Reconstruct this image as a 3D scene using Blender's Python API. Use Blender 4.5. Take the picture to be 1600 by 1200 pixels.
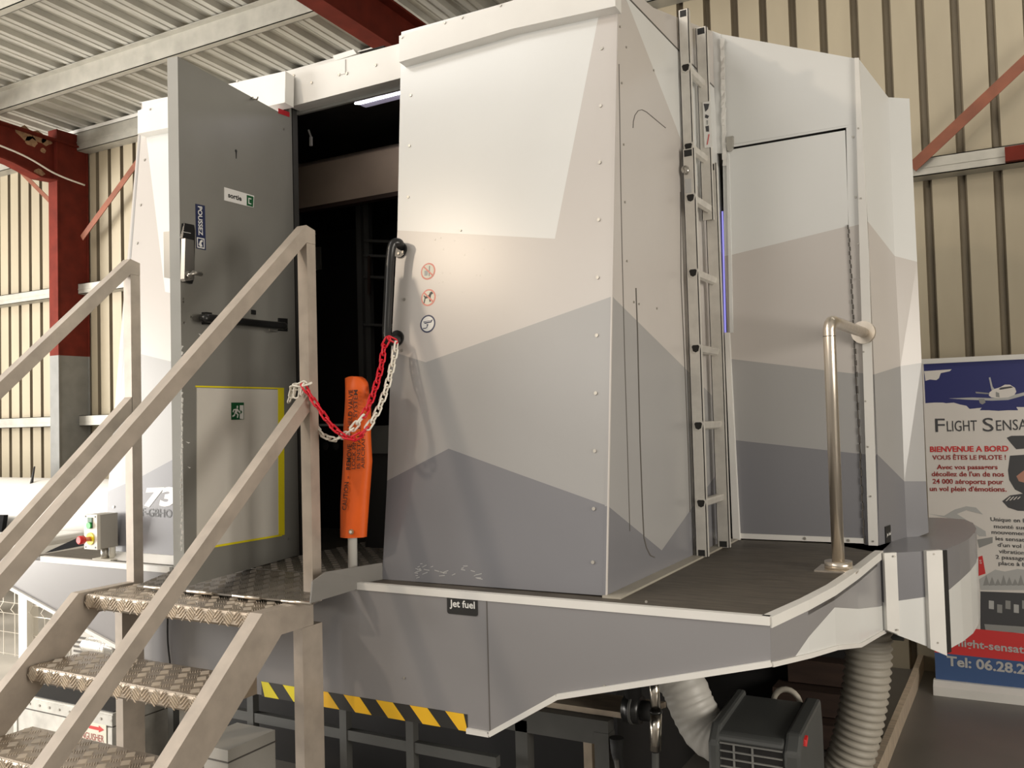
import bpy, bmesh, math, random
from mathutils import Vector as V, Matrix
random.seed(7)
sc = bpy.context.scene
for o in list(bpy.data.objects):
    bpy.data.objects.remove(o)
COL = sc.collection

# ------------------------------------------------------------------ camera
FPX = 1414.5                      # focal length in pixels of a 1600 px wide frame
EYE = V((0, 0, 1.72))
def cam_axes(yaw, pitch, roll):
    f = V((-math.sin(yaw) * math.cos(pitch), math.cos(yaw) * math.cos(pitch), math.sin(pitch)))
    r = V((math.cos(yaw), math.sin(yaw), 0))
    d = f.cross(r)
    return (math.cos(roll) * r + math.sin(roll) * d, -math.sin(roll) * r + math.cos(roll) * d, f)
RGT, DWN, FWD = cam_axes(*[math.radians(a) for a in (29.18, 2.127, 1.527)])
cd = bpy.data.cameras.new('camera')
cam = bpy.data.objects.new('camera', cd)
COL.objects.link(cam)
cd.sensor_width = 36
cd.lens = FPX / 1600 * 36
cd.clip_end = 200
m = Matrix((RGT, -DWN, -FWD)).transposed().to_4x4()
m.translation = EYE
cam.matrix_world = m
sc.camera = cam

# ------------------------------------------------------------------ world, lights, exposure
sc.view_settings.view_transform = 'Standard'
sc.view_settings.look = 'None'
sc.view_settings.gamma = 1
sc.view_settings.use_curve_mapping = False
sc.view_settings.exposure = 0.10
w = bpy.data.worlds.new('hangar_air')
sc.world = w
w.use_nodes = True
w.node_tree.nodes['Background'].inputs[0].default_value = (1.0, 0.93, 0.83, 1)
w.node_tree.nodes['Background'].inputs[1].default_value = 0.40

def area_light(name, loc, target, size, power, color, size_y=None):
    l = bpy.data.lights.new(name, 'AREA')
    l.energy = power
    l.color = color
    l.size = size
    if size_y:
        l.shape = 'RECTANGLE'
        l.size_y = size_y
    o = bpy.data.objects.new(name, l)
    o.location = loc
    o.rotation_euler = (V(target) - V(loc)).to_track_quat('-Z', 'Y').to_euler()
    COL.objects.link(o)
    return o
area_light('hangar_floodlight', (-6.26, -3.72, 5.55), (-1.8, 2.7, 1.9), 0.34, 115, (1.0, 0.82, 0.62))
area_light('open_hangar_door', (-12.8, -1.1, 2.3), (-3.0, 3.0, 1.6), 4.8, 1480, (1.0, 0.96, 0.90), 4.4)
area_light('front_fill', (-4.2, -6.0, 5.2), (-2.2, 3.0, 1.4), 4.0, 112, (1.0, 0.94, 0.86), 2.5)  # added broad fill from behind the camera
area_light('right_fill', (3.6, 1.4, 1.9), (-1.6, 2.9, 1.4), 2.2, 138, (1.0, 0.93, 0.83), 1.6)  # added fill from the right for the side faces
area_light('floor_bounce_fill', (-9.0, 1.6, 0.25), (-7.6, 2.6, 5.0), 3.2, 115, (1.0, 0.93, 0.82), 3.0)  # added upward lamp in place of light bounced off the floor
area_light('overhead_fill', (-9.0, 3.6, 4.95), (-9.0, 3.8, 0.0), 3.0, 95, (1.0, 0.97, 0.92), 1.6)  # added fill brightening the left floor and aircraft
area_light('overhead_fill', (-5.2, -0.6, 6.2), (-4.0, 1.6, 0.0), 4.0, 105, (1.0, 0.97, 0.92), 1.4)  # added fill brightening the rail tops
area_light('overhead_fill', (0.8, 4.7, 4.95), (0.6, 6.3, 3.9), 2.4, 28, (1.0, 0.94, 0.84), 1.0)  # added fill brightening the upper right wall

# ------------------------------------------------------------------ helpers: where things stand
def ray(p):
    return FWD + RGT * ((p[0] - 800) / FPX) + DWN * ((p[1] - 600) / FPX)
def on_y(p, y):
    d = ray(p); return EYE + d * (y / d.y)
def on_x(p, x):
    d = ray(p); return EYE + d * (x / d.x)
def on_z(p, z):
    d = ray(p); return EYE + d * ((z - EYE.z) / d.z)
def on_plane(p, p0, n):
    d = ray(p); n = V(n); return EYE + d * ((V(p0) - EYE).dot(n) / d.dot(n))
DECK = 1.157
LEAN = 0.123
PA0 = V((0, 2.6, 1.16)); PAN = V((0, -1, LEAN)).normalized()
def on_front(p, off=0.0):          # the two front fairings, leaning back a little
    return on_plane(p, PA0 + PAN * off, PAN)
def P_y(y): return lambda p: on_y(p, y)
def P_x(x): return lambda p: on_x(p, x)

# ------------------------------------------------------------------ materials
MATS = {}
def mat(name, col, rough=0.5, metal=0.0, var=0.06, scale=6.0, bump=0.0, emit=None, spec=0.5, stretch=None, coat=0.0):
    if name in MATS: return MATS[name]
    m = bpy.data.materials.new(name)
    m.use_nodes = True
    nt = m.node_tree
    b = nt.nodes['Principled BSDF']
    b.inputs['Roughness'].default_value = rough
    b.inputs['Metallic'].default_value = metal
    b.inputs['Specular IOR Level'].default_value = spec
    b.inputs['Coat Weight'].default_value = coat
    c4 = (*col, 1)
    b.inputs['Base Color'].default_value = c4
    if emit:
        b.inputs['Emission Color'].default_value = (*emit[0], 1)
        b.inputs['Emission Strength'].default_value = emit[1]
    if var or bump:
        tc = nt.nodes.new('ShaderNodeTexCoord')
        src = tc.outputs['Object']
        if stretch:
            mp = nt.nodes.new('ShaderNodeMapping')
            mp.inputs['Scale'].default_value = stretch
            nt.links.new(src, mp.inputs['Vector']); src = mp.outputs['Vector']
        nz = nt.nodes.new('ShaderNodeTexNoise')
        nz.inputs['Scale'].default_value = scale
        nz.inputs['Detail'].default_value = 5
        nt.links.new(src, nz.inputs['Vector'])
        if var:
            rp = nt.nodes.new('ShaderNodeValToRGB')
            rp.color_ramp.elements[0].position = 0.3
            rp.color_ramp.elements[1].position = 0.7
            rp.color_ramp.elements[0].color = (*[max(0, c * (1 - var)) for c in col], 1)
            rp.color_ramp.elements[1].color = (*[min(1, c * (1 + var)) for c in col], 1)
            nt.links.new(nz.outputs['Fac'], rp.inputs['Fac'])
            nt.links.new(rp.outputs['Color'], b.inputs['Base Color'])
        if bump:
            bp = nt.nodes.new('ShaderNodeBump')
            bp.inputs['Strength'].default_value = bump
            bp.inputs['Distance'].default_value = 0.004
            nt.links.new(nz.outputs['Fac'], bp.inputs['Height'])
            nt.links.new(bp.outputs['Normal'], b.inputs['Normal'])
    MATS[name] = m
    return m
# vinyl of the fairings
vin = dict(rough=0.26, var=0.015, scale=3, bump=0.02)
WHITE = mat('white_vinyl', (0.72, 0.725, 0.71), **vin)
BEIGE = mat('pale_beige_vinyl', (0.575, 0.54, 0.51), **vin)
MIDGREY = mat('mid_grey_vinyl', (0.375, 0.37, 0.365), **vin)
DARKGREY = mat('slate_grey_vinyl', (0.215, 0.215, 0.232), **vin)
ALU = mat('white_painted_trim', (0.75, 0.735, 0.70), rough=0.42, var=0.03)
GREYPANEL = mat('grey_door_paint', (0.23, 0.225, 0.205), rough=0.42, var=0.05, scale=4)
DOOREDGE = mat('grey_door_edge', (0.32, 0.32, 0.30), rough=0.45, var=0.06)
BASEM = mat('shaded_base_angle', (0.40, 0.37, 0.31), rough=0.5, var=0.08)  # white trim, with the shade of its upward face put into the colour
KICK = mat('cream_kick_sheet', (0.66, 0.63, 0.57), rough=0.5, var=0.03)
YELLOW = mat('yellow_tape', (0.85, 0.72, 0.02), rough=0.45, var=0.04)
AMBER = mat('amber_tape', (0.90, 0.52, 0.02), rough=0.45, var=0.04)
TAPEBLK = mat('black_tape', (0.025, 0.024, 0.022), rough=0.5, var=0.1)
REDTAPE = mat('red_tape', (0.45, 0.02, 0.03), rough=0.4, var=0.05)
BLACK = mat('black_plastic', (0.016, 0.016, 0.016), rough=0.28, var=0.1)
MATBLK = mat('matt_black', (0.012, 0.011, 0.011), rough=0.8, var=0.2)
DULLBLK = mat('dull_black_paint', (0.010, 0.010, 0.011), rough=0.9, var=0.1, spec=0.08)
GAP = mat('dark_gap', (0.02, 0.018, 0.016), rough=0.9, var=0.0)
SEAM = mat('panel_seam', (0.10, 0.09, 0.08), rough=0.8, var=0.0)
STEEL = mat('brushed_steel', (0.74, 0.67, 0.58), rough=0.28, metal=0.9, var=0.10, scale=30, stretch=(1, 1, 0.15))
RAILST = mat('bare_aluminium_tube', (0.43, 0.37, 0.31), rough=0.48, metal=0.18, var=0.12, scale=14, bump=0.05)
TREADLUG = mat('worn_checker_lugs', (0.70, 0.62, 0.52), rough=0.34, metal=0.7, var=0.08, scale=18)
TREAD = mat('checker_plate', (0.42, 0.355, 0.285), rough=0.36, metal=0.75, var=0.15, scale=18)
LADDERM = mat('ladder_aluminium', (0.66, 0.635, 0.585), rough=0.45, metal=0.25, var=0.08, scale=20)
CHROME = mat('chrome_rod', (0.75, 0.70, 0.62), rough=0.18, metal=1.0, var=0.05)
NICKEL = mat('satin_nickel', (0.55, 0.53, 0.49), rough=0.3, metal=0.9, var=0.06)
SCREW = mat('screw_head', (0.42, 0.40, 0.36), rough=0.4, metal=0.7, var=0.1)
DECKM = mat('brown_deck_board', (0.085, 0.072, 0.056), rough=0.55, var=0.35, scale=5, stretch=(2, 14, 2), bump=0.1)
CLAD = mat('beige_cladding', (0.37, 0.32, 0.23), rough=0.55, var=0.10, scale=2.5, stretch=(1, 1, 0.25))
CLADSHADE = mat('beige_cladding_shaded_groove', (0.17, 0.14, 0.095), rough=0.6, var=0.10, scale=3)  # same sheet, darkened for the shade inside the grooves
ROOFM = mat('galvanised_roof', (0.47, 0.46, 0.42), rough=0.5, metal=0.25, var=0.15, scale=5, stretch=(3, 0.6, 1))
GALV = mat('galvanised_steel', (0.40, 0.385, 0.34), rough=0.5, metal=0.3, var=0.12, scale=8)
RED = mat('red_oxide_paint', (0.125, 0.0165, 0.009), rough=0.75, spec=0.2, var=0.22, scale=7)
GREYPAINT = mat('grey_column_paint', (0.20, 0.20, 0.19), rough=0.6, var=0.12)
BRACE = mat('brown_red_paint', (0.20, 0.062, 0.03), rough=0.6, var=0.2, scale=7)
RUST = mat('flaked_rust', (0.33, 0.20, 0.11), rough=0.8, var=0.3, scale=30)
FLOORM = mat('grey_floor_paint', (0.15, 0.14, 0.128), rough=0.42, var=0.12, scale=1.5)
FRAMEM = mat('dark_frame_paint', (0.075, 0.075, 0.07), rough=0.55, var=0.15)
DUCTM = mat('grey_flexible_duct', (0.40, 0.37, 0.315), rough=0.5, var=0.08)
DUCTP = mat('pale_flexible_duct', (0.52, 0.505, 0.47), rough=0.45, var=0.05)
FOIL = mat('foil_duct', (0.7, 0.68, 0.63), rough=0.25, metal=0.8, var=0.1)
HEATER = mat('dark_grey_casing', (0.065, 0.068, 0.066), rough=0.45, var=0.1)
ORANGE = mat('orange_fabric', (0.78, 0.115, 0.006), rough=0.55, var=0.08, scale=10, bump=0.15)
ORTXT = mat('black_print', (0.06, 0.02, 0.012), rough=0.6, var=0)
REDCH = mat('red_plastic', (0.72, 0.012, 0.03), rough=0.32, var=0.05)
WHITECH = mat('white_plastic', (0.88, 0.84, 0.74), rough=0.35, var=0.03)
PIPE = mat('pale_pvc_pipe', (0.62, 0.60, 0.56), rough=0.4, var=0.04)
SKIRTM = mat('grey_skirt_vinyl', (0.262, 0.256, 0.262), **vin)
PLANE = mat('white_aircraft_paint', (0.60, 0.585, 0.55), rough=0.45, var=0.03)
WIRE = mat('white_wire', (0.80, 0.76, 0.68), rough=0.45, var=0.05)
BOXG = mat('grey_control_box', (0.42, 0.40, 0.36), rough=0.5, var=0.05)
BOXL = mat('pale_control_face', (0.78, 0.75, 0.66), rough=0.45, var=0.03)
GREENB = mat('green_button', (0.03, 0.42, 0.08), rough=0.3, var=0.05)
REDB = mat('red_button', (0.75, 0.03, 0.03), rough=0.3, var=0.05)
BROWN = mat('brown_header_board', (0.46, 0.36, 0.27), rough=0.6, var=0.08)
WOOD = mat('pale_timber', (0.52, 0.43, 0.33), rough=0.6, var=0.2, scale=6, stretch=(2, 14, 2))
DKWOOD = mat('dark_brown_timber', (0.040, 0.022, 0.015), rough=0.7, var=0.3, scale=4, stretch=(1, 6, 6))
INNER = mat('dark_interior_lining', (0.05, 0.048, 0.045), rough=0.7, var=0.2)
RUBBER = mat('black_rubber', (0.02, 0.02, 0.02), rough=0.7, var=0.1)
LAMPG = mat('lamp_lens', (0.6, 0.58, 0.68), rough=0.3, var=0, emit=((0.75, 0.68, 0.95), 0.16))
LAMPT = mat('lamp_tube', (0.8, 0.8, 0.85), rough=0.3, var=0, emit=((0.95, 0.9, 1.0), 24.0))
LEDB = mat('blue_led_strip', (0.3, 0.3, 0.8), rough=0.4, var=0, emit=((0.36, 0.33, 0.95), 0.55))
S_WHITE = mat('sign_white', (0.80, 0.79, 0.76), rough=0.4, var=0)
S_CREAM = mat('sign_cream', (0.80, 0.76, 0.64), rough=0.4, var=0)
S_BLACK = mat('sign_black', (0.02, 0.02, 0.02), rough=0.4, var=0)
S_GREEN = mat('sign_green', (0.012, 0.10, 0.035), rough=0.4, var=0)
S_NAVY = mat('sign_navy', (0.022, 0.030, 0.085), rough=0.4, var=0)
S_RED = mat('sign_red', (0.66, 0.05, 0.05), rough=0.4, var=0)
S_PINK = mat('sign_faded_red', (0.80, 0.28, 0.22), rough=0.4, var=0)
S_DKRED = mat('print_dark_red', (0.33, 0.025, 0.022), rough=0.5, var=0)
S_GREY = mat('print_grey', (0.30, 0.30, 0.29), rough=0.5, var=0)
S_LGREY = mat('print_light_grey', (0.48, 0.48, 0.47), rough=0.5, var=0)
S_DGREY = mat('print_dark_grey', (0.07, 0.07, 0.075), rough=0.5, var=0)
S_BLUE = mat('print_blue', (0.055, 0.11, 0.26), rough=0.5, var=0)
S_NIGHT = mat('print_night_blue', (0.030, 0.036, 0.16), rough=0.5, var=0)
PAPER = mat('banner_paper', (0.76, 0.72, 0.675), rough=0.45, var=0.02)
FLESH = mat('print_flesh', (0.5, 0.25, 0.18), rough=0.5, var=0)

# ------------------------------------------------------------------ mesh builder
class MB:
    def __init__(s):
        s.bm = bmesh.new(); s.mats = []
    def mi(s, m):
        if m not in s.mats: s.mats.append(m)
        return s.mats.index(m)
    def face(s, pts, m, smooth=False):
        try:
            f = s.bm.faces.new([s.bm.verts.new(p) for p in pts])
        except ValueError:
            return None
        f.material_index = s.mi(m); f.smooth = smooth
        return f
    def prism(s, pts, off, m, side=None):
        pts = [V(p) for p in pts]; off = V(off)
        n = V((0, 0, 0))
        for i in range(len(pts)):
            n += pts[i].cross(pts[(i + 1) % len(pts)])
        if n.dot(off) > 0: pts.reverse()        # front face looks away from off
        a = [s.bm.verts.new(p) for p in pts]; b = [s.bm.verts.new(p + off) for p in pts]
        k = s.mi(m); k2 = s.mi(side) if side else k
        f = s.bm.faces.new(a); f.material_index = k
        f = s.bm.faces.new(b[::-1]); f.material_index = k2
        for i in range(len(pts)):
            j = (i + 1) % len(pts)
            f = s.bm.faces.new((a[j], a[i], b[i], b[j])); f.material_index = k2
    def box(s, x0, x1, y0, y1, z0, z1, m):
        s.prism([(x0, y0, z0), (x1, y0, z0), (x1, y0, z1), (x0, y0, z1)], (0, y1 - y0, 0), m)
    def bar(s, p, q, wd, ht, m, up=(0, 0, 1)):
        p, q = V(p), V(q); d = (q - p).normalized(); up = V(up)
        sd = d.cross(up).normalized(); u = sd.cross(d).normalized()
        c = [sd * (wd / 2 * a) + u * (ht / 2 * b) for a, b in ((-1, -1), (1, -1), (1, 1), (-1, 1))]
        s.prism([p + x for x in c], q - p, m)
    def rings(s, rings, m, caps=True, smooth=True, closed=False):
        vs = [[s.bm.verts.new(p) for p in r] for r in rings]; k = s.mi(m); n = len(vs[0])
        R = range(len(vs)) if closed else range(len(vs) - 1)
        for i in R:
            a, b = vs[i], vs[(i + 1) % len(vs)]
            for j in range(n):
                f = s.bm.faces.new((a[j], a[(j + 1) % n], b[(j + 1) % n], b[j])); f.material_index = k; f.smooth = smooth
        if caps and not closed:
            for r in (vs[0][::-1], vs[-1]):
                f = s.bm.faces.new(r); f.material_index = k
    def tube(s, pts, r, m, n=10, closed=False, caps=True):
        pts = [V(p) for p in pts]; L = len(pts)
        if not callable(r):
            r0 = r; r = lambda i: r0
        rings = []; u = None
        for i in range(L):
            if closed: d = pts[(i + 1) % L] - pts[i - 1]
            else: d = pts[min(i + 1, L - 1)] - pts[max(i - 1, 0)]
            d.normalize()
            if u is None:
                u = d.orthogonal().normalized()
            else:
                u = (u - d * u.dot(d))
                u = u.normalized() if u.length > 1e-6 else d.orthogonal().normalized()
            v = d.cross(u)
            rings.append([pts[i] + (u * math.cos(t) + v * math.sin(t)) * r(i) for t in [2 * math.pi * k / n for k in range(n)]])
        s.rings(rings, m, caps, True, closed)
    def disc(s, c, n, r, m, t=0.002, seg=24, rx=None):
        n = V(n).normalized(); u = n.orthogonal().normalized(); v = n.cross(u); c = V(c)
        s.prism([c + (u * math.cos(a) + v * math.sin(a)) * r + n * t for a in [2 * math.pi * k / seg for k in range(seg)]], -n * t, m)
    def build(s, name, parent=None, bevel=0, recalc=False):
        if recalc: bmesh.ops.recalc_face_normals(s.bm, faces=s.bm.faces)
        me = bpy.data.meshes.new(name)
        s.bm.to_mesh(me); s.bm.free()
        for m in s.mats: me.materials.append(m)
        o = bpy.data.objects.new(name, me)
        COL.objects.link(o)
        if parent:
            o.parent = parent
            par = V((0, 0, 0)); q = parent
            while q: par += q.location; q = q.parent
            me.transform(Matrix.Translation(-par))
        if bevel:
            b = o.modifiers.new('bevel', 'BEVEL'); b.width = bevel; b.segments = 2; b.limit_method = 'ANGLE'
        return o
def tag(o, label=None, cat=None, group=None, kind=None):
    if label: o['label'] = label
    if cat: o['category'] = cat
    if group: o['group'] = group
    if kind: o['kind'] = kind
    return o
def thing(name, label, cat, loc, group=None):
    o = bpy.data.objects.new(name, None)
    o.location = loc; o.empty_display_size = 0.1
    COL.objects.link(o)
    return tag(o, label, cat, group)
def spline(pts, n=8):
    pts = [V(p) for p in pts]; out = []
    for i in range(len(pts) - 1):
        p0 = pts[max(i - 1, 0)]; p1 = pts[i]; p2 = pts[i + 1]; p3 = pts[min(i + 2, len(pts) - 1)]
        for k in range(n):
            t = k / n
            out.append(0.5 * ((2 * p1) + (p2 - p0) * t + (2 * p0 - 5 * p1 + 4 * p2 - p3) * t * t + (3 * p1 - p0 - 3 * p2 + p3) * t ** 3))
    out.append(pts[-1]); return out

_tc = {}
def glyphs(body, bold=0.0):
    key = (body, bold)
    if key in _tc: return _tc[key]
    cu = bpy.data.curves.new('lettering', 'FONT')
    cu.body = body; cu.size = 1; cu.offset = bold; cu.resolution_u = 3
    o = bpy.data.objects.new('lettering', cu)
    COL.objects.link(o)
    dg = bpy.context.evaluated_depsgraph_get()
    me = bpy.data.meshes.new_from_object(o.evaluated_get(dg))
    vs = [v.co.copy() for v in me.vertices]; fs = [tuple(p.vertices) for p in me.polygons]
    bpy.data.objects.remove(o); bpy.data.curves.remove(cu); bpy.data.meshes.remove(me)
    _tc[key] = (vs, fs)
    return _tc[key]
CAP = 0.72
def lettering(mb, body, a, b, up, m, bold=0.0, shear=0.0, lift=V((0, 0, 0))):
    """a: left end of the baseline, b: right end, up: vector of one capital's height"""
    vs, fs = glyphs(body, bold)
    if not vs: return
    x0 = min(v.x for v in vs); x1 = max(v.x for v in vs)
    a, b, up = V(a), V(b), V(up)
    k = mb.mi(m)
    bv = [mb.bm.verts.new(a + (b - a) * ((v.x - x0) / (x1 - x0) + shear * v.y / CAP) + up * (v.y / CAP) + lift) for v in vs]
    for f in fs:
        try:
            q = mb.bm.faces.new([bv[i] for i in f]); q.material_index = k
        except ValueError: pass
def write(mb, pl, body, p0, p1, cap, m, bold=0.0, shear=0.0, lift=V((0, 0, 0)), up=None):
    a, b = pl(p0), pl(p1)
    u = up if up else (pl((p0[0] + cap[0], p0[1] + cap[1])) - a)
    lettering(mb, body, a, b, u, m, bold, shear, lift)

# ------------------------------------------------------------------ the hangar
FLOOR_Z = 0.0
SUNFLOOR = mat('sunlit_floor_tone', (0.44, 0.41, 0.36), rough=0.7, var=0.1, scale=2)  # paler left slab: sunlight on the floor put into its colour
mb = MB(); mb.box(-4.75, 7.0, -6, 6.7, -0.1, 0, FLOORM); mb.box(-18, -4.75, -6, 6.7, -0.1, 0, SUNFLOOR)
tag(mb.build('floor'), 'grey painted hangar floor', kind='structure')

WY = 6.5
mb = MB()
x = -17.0; prof = []
while x < 7.0:                      # cladding sheet with narrow recessed grooves, their shade put into a darker colour
    prof += [(x, WY, CLAD), (x + 0.150, WY, CLAD), (x + 0.160, WY + 0.035, CLADSHADE), (x + 0.190, WY + 0.035, CLADSHADE)]
    x += 0.2045
for i in range(len(prof) - 1):
    a, b = prof[i], prof[i + 1]
    k = CLADSHADE if (a[2] is CLADSHADE or (b[2] is CLADSHADE)) else CLAD
    mb.face([(a[0], a[1], 0), (b[0], b[1], 0), (b[0], b[1], 8.0), (a[0], a[1], 8.0)], k)
tag(mb.build('wall_back'), 'beige ribbed metal cladding wall', kind='structure')

mb = MB()
mb.box(7.0, 7.05, -6.0, 6.6, 0, 5.7, CLAD)
tag(mb.build('wall_right'), 'beige metal cladding wall to the right of the simulator', kind='structure')
ROOF_S = 0.05
def roof_z(y): return 5.03 + ROOF_S * (WY - y)
mb = MB()
x = -17.0; prof = []
while x < 6.9:
    for dx, dz in ((0, 0), (0.050, 0), (0.056, 0.008), (0.066, 0.008), (0.072, 0), (0.125, 0), (0.140, 0.045), (0.185, 0.045), (0.192, 0.038), (0.206, 0.038), (0.213, 0.045), (0.255, 0.045)):
        prof.append((x + dx, dz))
    x += 0.27
y0, y1 = 6.55, 1.6
for i in range(len(prof) - 1):
    (xa, za), (xb, zb) = prof[i], prof[i + 1]
    mb.face([(xa, y0, roof_z(y0) + za), (xa, y1, roof_z(y1) + za), (xb, y1, roof_z(y1) + zb), (xb, y0, roof_z(y0) + zb)], ROOFM)
tag(mb.build('ceiling'), 'corrugated galvanised roof sheeting', kind='structure')

def z_section(name, label, y, ztop, depth, x0=-17.0, x1=4.0, into=1, cat=None):
    mb = MB()
    mb.box(x0, x1, y, y + 0.006, ztop - depth, ztop, GALV)
    mb.box(x0, x1, min(y, y + 0.075 * into), max(y, y + 0.075 * into), ztop - depth, ztop - depth + 0.006, GALV)
    mb.box(x0, x1, min(y, y - 0.065 * into), max(y, y - 0.065 * into), ztop - 0.006, ztop, GALV)
    mb.box(x0, x1, y + 0.07 * into - 0.003, y + 0.07 * into + 0.003, ztop - depth, ztop - depth + 0.02, GALV)
    return tag(mb.build(name), label, kind='structure')
z_section('trim_1', 'galvanised roof purlin above the simulator', 5.30, roof_z(5.3) - 0.005, 0.185)
z_section('trim_2', 'galvanised roof purlin nearer the camera', 4.10, roof_z(4.1) - 0.005, 0.185)
def girt(name, label, zb, x0=-17.0, x1=4.0, depth=0.115):
    mb = MB()
    mb.box(x0, x1, WY - 0.15, WY - 0.144, zb, zb + depth, GALV)
    mb.box(x0, x1, WY - 0.15, WY, zb + depth - 0.006, zb + depth, GALV)
    mb.box(x0, x1, WY - 0.15, WY, zb, zb + 0.006, GALV)
    mb.box(x0, x1, WY - 0.155, WY - 0.15, zb + depth * 0.42, zb + depth * 0.5, GALV)
    return tag(mb.build(name), label, kind='structure')
girt('trim_3', 'galvanised wall rail at head height of the cabin door', 3.205)
girt('trim_4', 'galvanised wall rail low on the cladding', 1.755)
girt('trim_5', 'galvanised eaves rail at the top of the wall', 4.80, depth=0.20)
mb = MB()                           # pale closure strip where the roof sheets meet the wall
mb.box(-17, 4, WY - 0.16, WY - 0.10, 5.0, 5.035, ALU)
tag(mb.build('trim_6'), 'pale closure strip along the eaves', kind='structure')

def h_column(name, label, x, y0, y1, zt, zpaint):
    o = thing(name, label, 'column', (x, y0, 0)); o['kind'] = 'structure'
    mb = MB()
    for z0, z1, mt in ((0, zpaint, GREYPAINT), (zpaint, zt, RED)):
        mb.box(x - 0.075, x + 0.075, y0, y0 + 0.014, z0, z1, mt)
        mb.box(x - 0.075, x + 0.075, y1 - 0.014, y1, z0, z1, mt)
        mb.box(x + 0.055, x + 0.063, y0 + 0.014, y1 - 0.014, z0, z1, mt)
    mb.build('column_shaft', o)
    return o
col1 = h_column('steel_column', 'red steel column with grey painted foot', -9.05, 6.10, 6.48, 4.98, 2.52)
def rafter(name, label, x, cap, zwall, y_near, haunch):
    o = thing(name, label, 'beam', (x, 6.2, zwall)); o['kind'] = 'structure'
    mb = MB()
    za, zb = roof_z(6.4) - 0.20, roof_z(y_near) - 0.20
    h = 0.34
    pts = [(x, 6.45, za), (x, y_near, zb), (x, y_near, zb - h)]
    if haunch:
        pts += [(x, 5.2, roof_z(5.2) - 0.2 - h), (x, 5.6, roof_z(5.6) - 0.24 - h), (x, 5.9, roof_z(5.9) - 0.31 - h), (x, 6.1, 4.42), (x, 6.45, 4.42)]
    else:
        pts += [(x, 6.45, za - h)]
    mb.prism(pts, (-0.012, 0, 0), RED)
    low = pts[2:] if haunch else pts[2:4]
    for a, b in zip(low[:-1], low[1:]):
        if haunch and b == pts[-1]: continue
        mb.bar(V(a), V(b), 0.16, 0.016, RED, up=(0, 0.1, 1))
    mb.bar(V(pts[0]), V(pts[1]), 0.16, 0.016, RED)
    mb.build('beam_web', o)
    if haunch:
        mb = MB()
        rnd = random.Random(3)
        for cx, cz, r in ((5.78, 4.86, 0.10), (5.93, 4.85, 0.085), (5.85, 4.78, 0.07), (6.02, 4.83, 0.06), (5.98, 4.72, 0.035), (5.93, 4.47, 0.06)):
            mb.prism([V((x + 0.0015, cx + r * (0.7 + 0.5 * rnd.random()) * math.cos(t), cz + r * 0.75 * (0.7 + 0.5 * rnd.random()) * math.sin(t))) for t in [2 * math.pi * k / 11 for k in range(11)]], (-0.001, 0, 0), RUST)
        tag(mb.build('flaked_paint', o), 'patches of flaking paint')
        mb = MB()
        mb.tube(spline([(x + 0.10, 4.6, 4.72), (x + 0.10, 5.6, 4.60), (x + 0.10, 6.05, 4.47), (x + 0.10, 6.4, 4.42)]), 0.010, WIRE, 6)
        tag(mb.build('cable', o), 'white cable')
    return o
rafter('roof_beam', 'red haunched roof beam at the column top, flaking paint', -9.03, 0, 4.6, 2.0, True)
rafter('roof_beam', 'red roof beam running above the cabin doorway', -4.07, 0, 4.75, 2.0, False)
def flat_brace(name, label, p, q, wd=0.07):
    mb = MB()
    mb.bar(p, q, 0.008, wd, BRACE, up=(0, 0, 1))
    return tag(mb.build(name), label, 'brace')
by = WY - 0.18
flat_brace('cross_brace', 'flat red cross brace in front of the wall at far right', on_y((1425, 262), by), on_y((1640, 60), by))
flat_brace('cross_brace', 'flat red cross brace between the column and the left fairing', on_y((128, 372), by), on_y((250, 205), by))
flat_brace('cross_brace', 'dark red cross brace left of the column', on_y((-40, 195), by), on_y((86, 322), by), 0.05)
mb = MB(); a = on_y((1570, 236), 6.34); mb.box(a.x, a.x + 0.6, 6.30, 6.345, 3.21, 3.30, RED)
tag(mb.build('trim_7'), 'red splice plate on the wall rail', kind='structure')

# ------------------------------------------------------------------ the flight simulator
SIM = thing('flight_simulator', 'large white and grey camouflage flight simulator cabin on a raised deck with an open door', 'flight simulator', (-2.3, 3.6, 0))
def camo(name, pl, polys, off, label=None, parent=SIM, extra=None):
    mb = MB()
    for pts, mt in polys:
        mb.prism([V(p) if len(p) == 3 else pl(p) for p in pts], off, mt)
    if extra: extra(mb)
    o = mb.build(name, parent)
    if label: o['label'] = label
    return o
BACK = -PAN * 0.012
def screws(mb, pl, pts, n, r=0.006):
    for p in pts: mb.disc(pl(p), n, r, SCREW, 0.003, 8)
def lerp(a, b, t): return (a[0] + (b[0] - a[0]) * t, a[1] + (b[1] - a[1]) * t)

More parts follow.
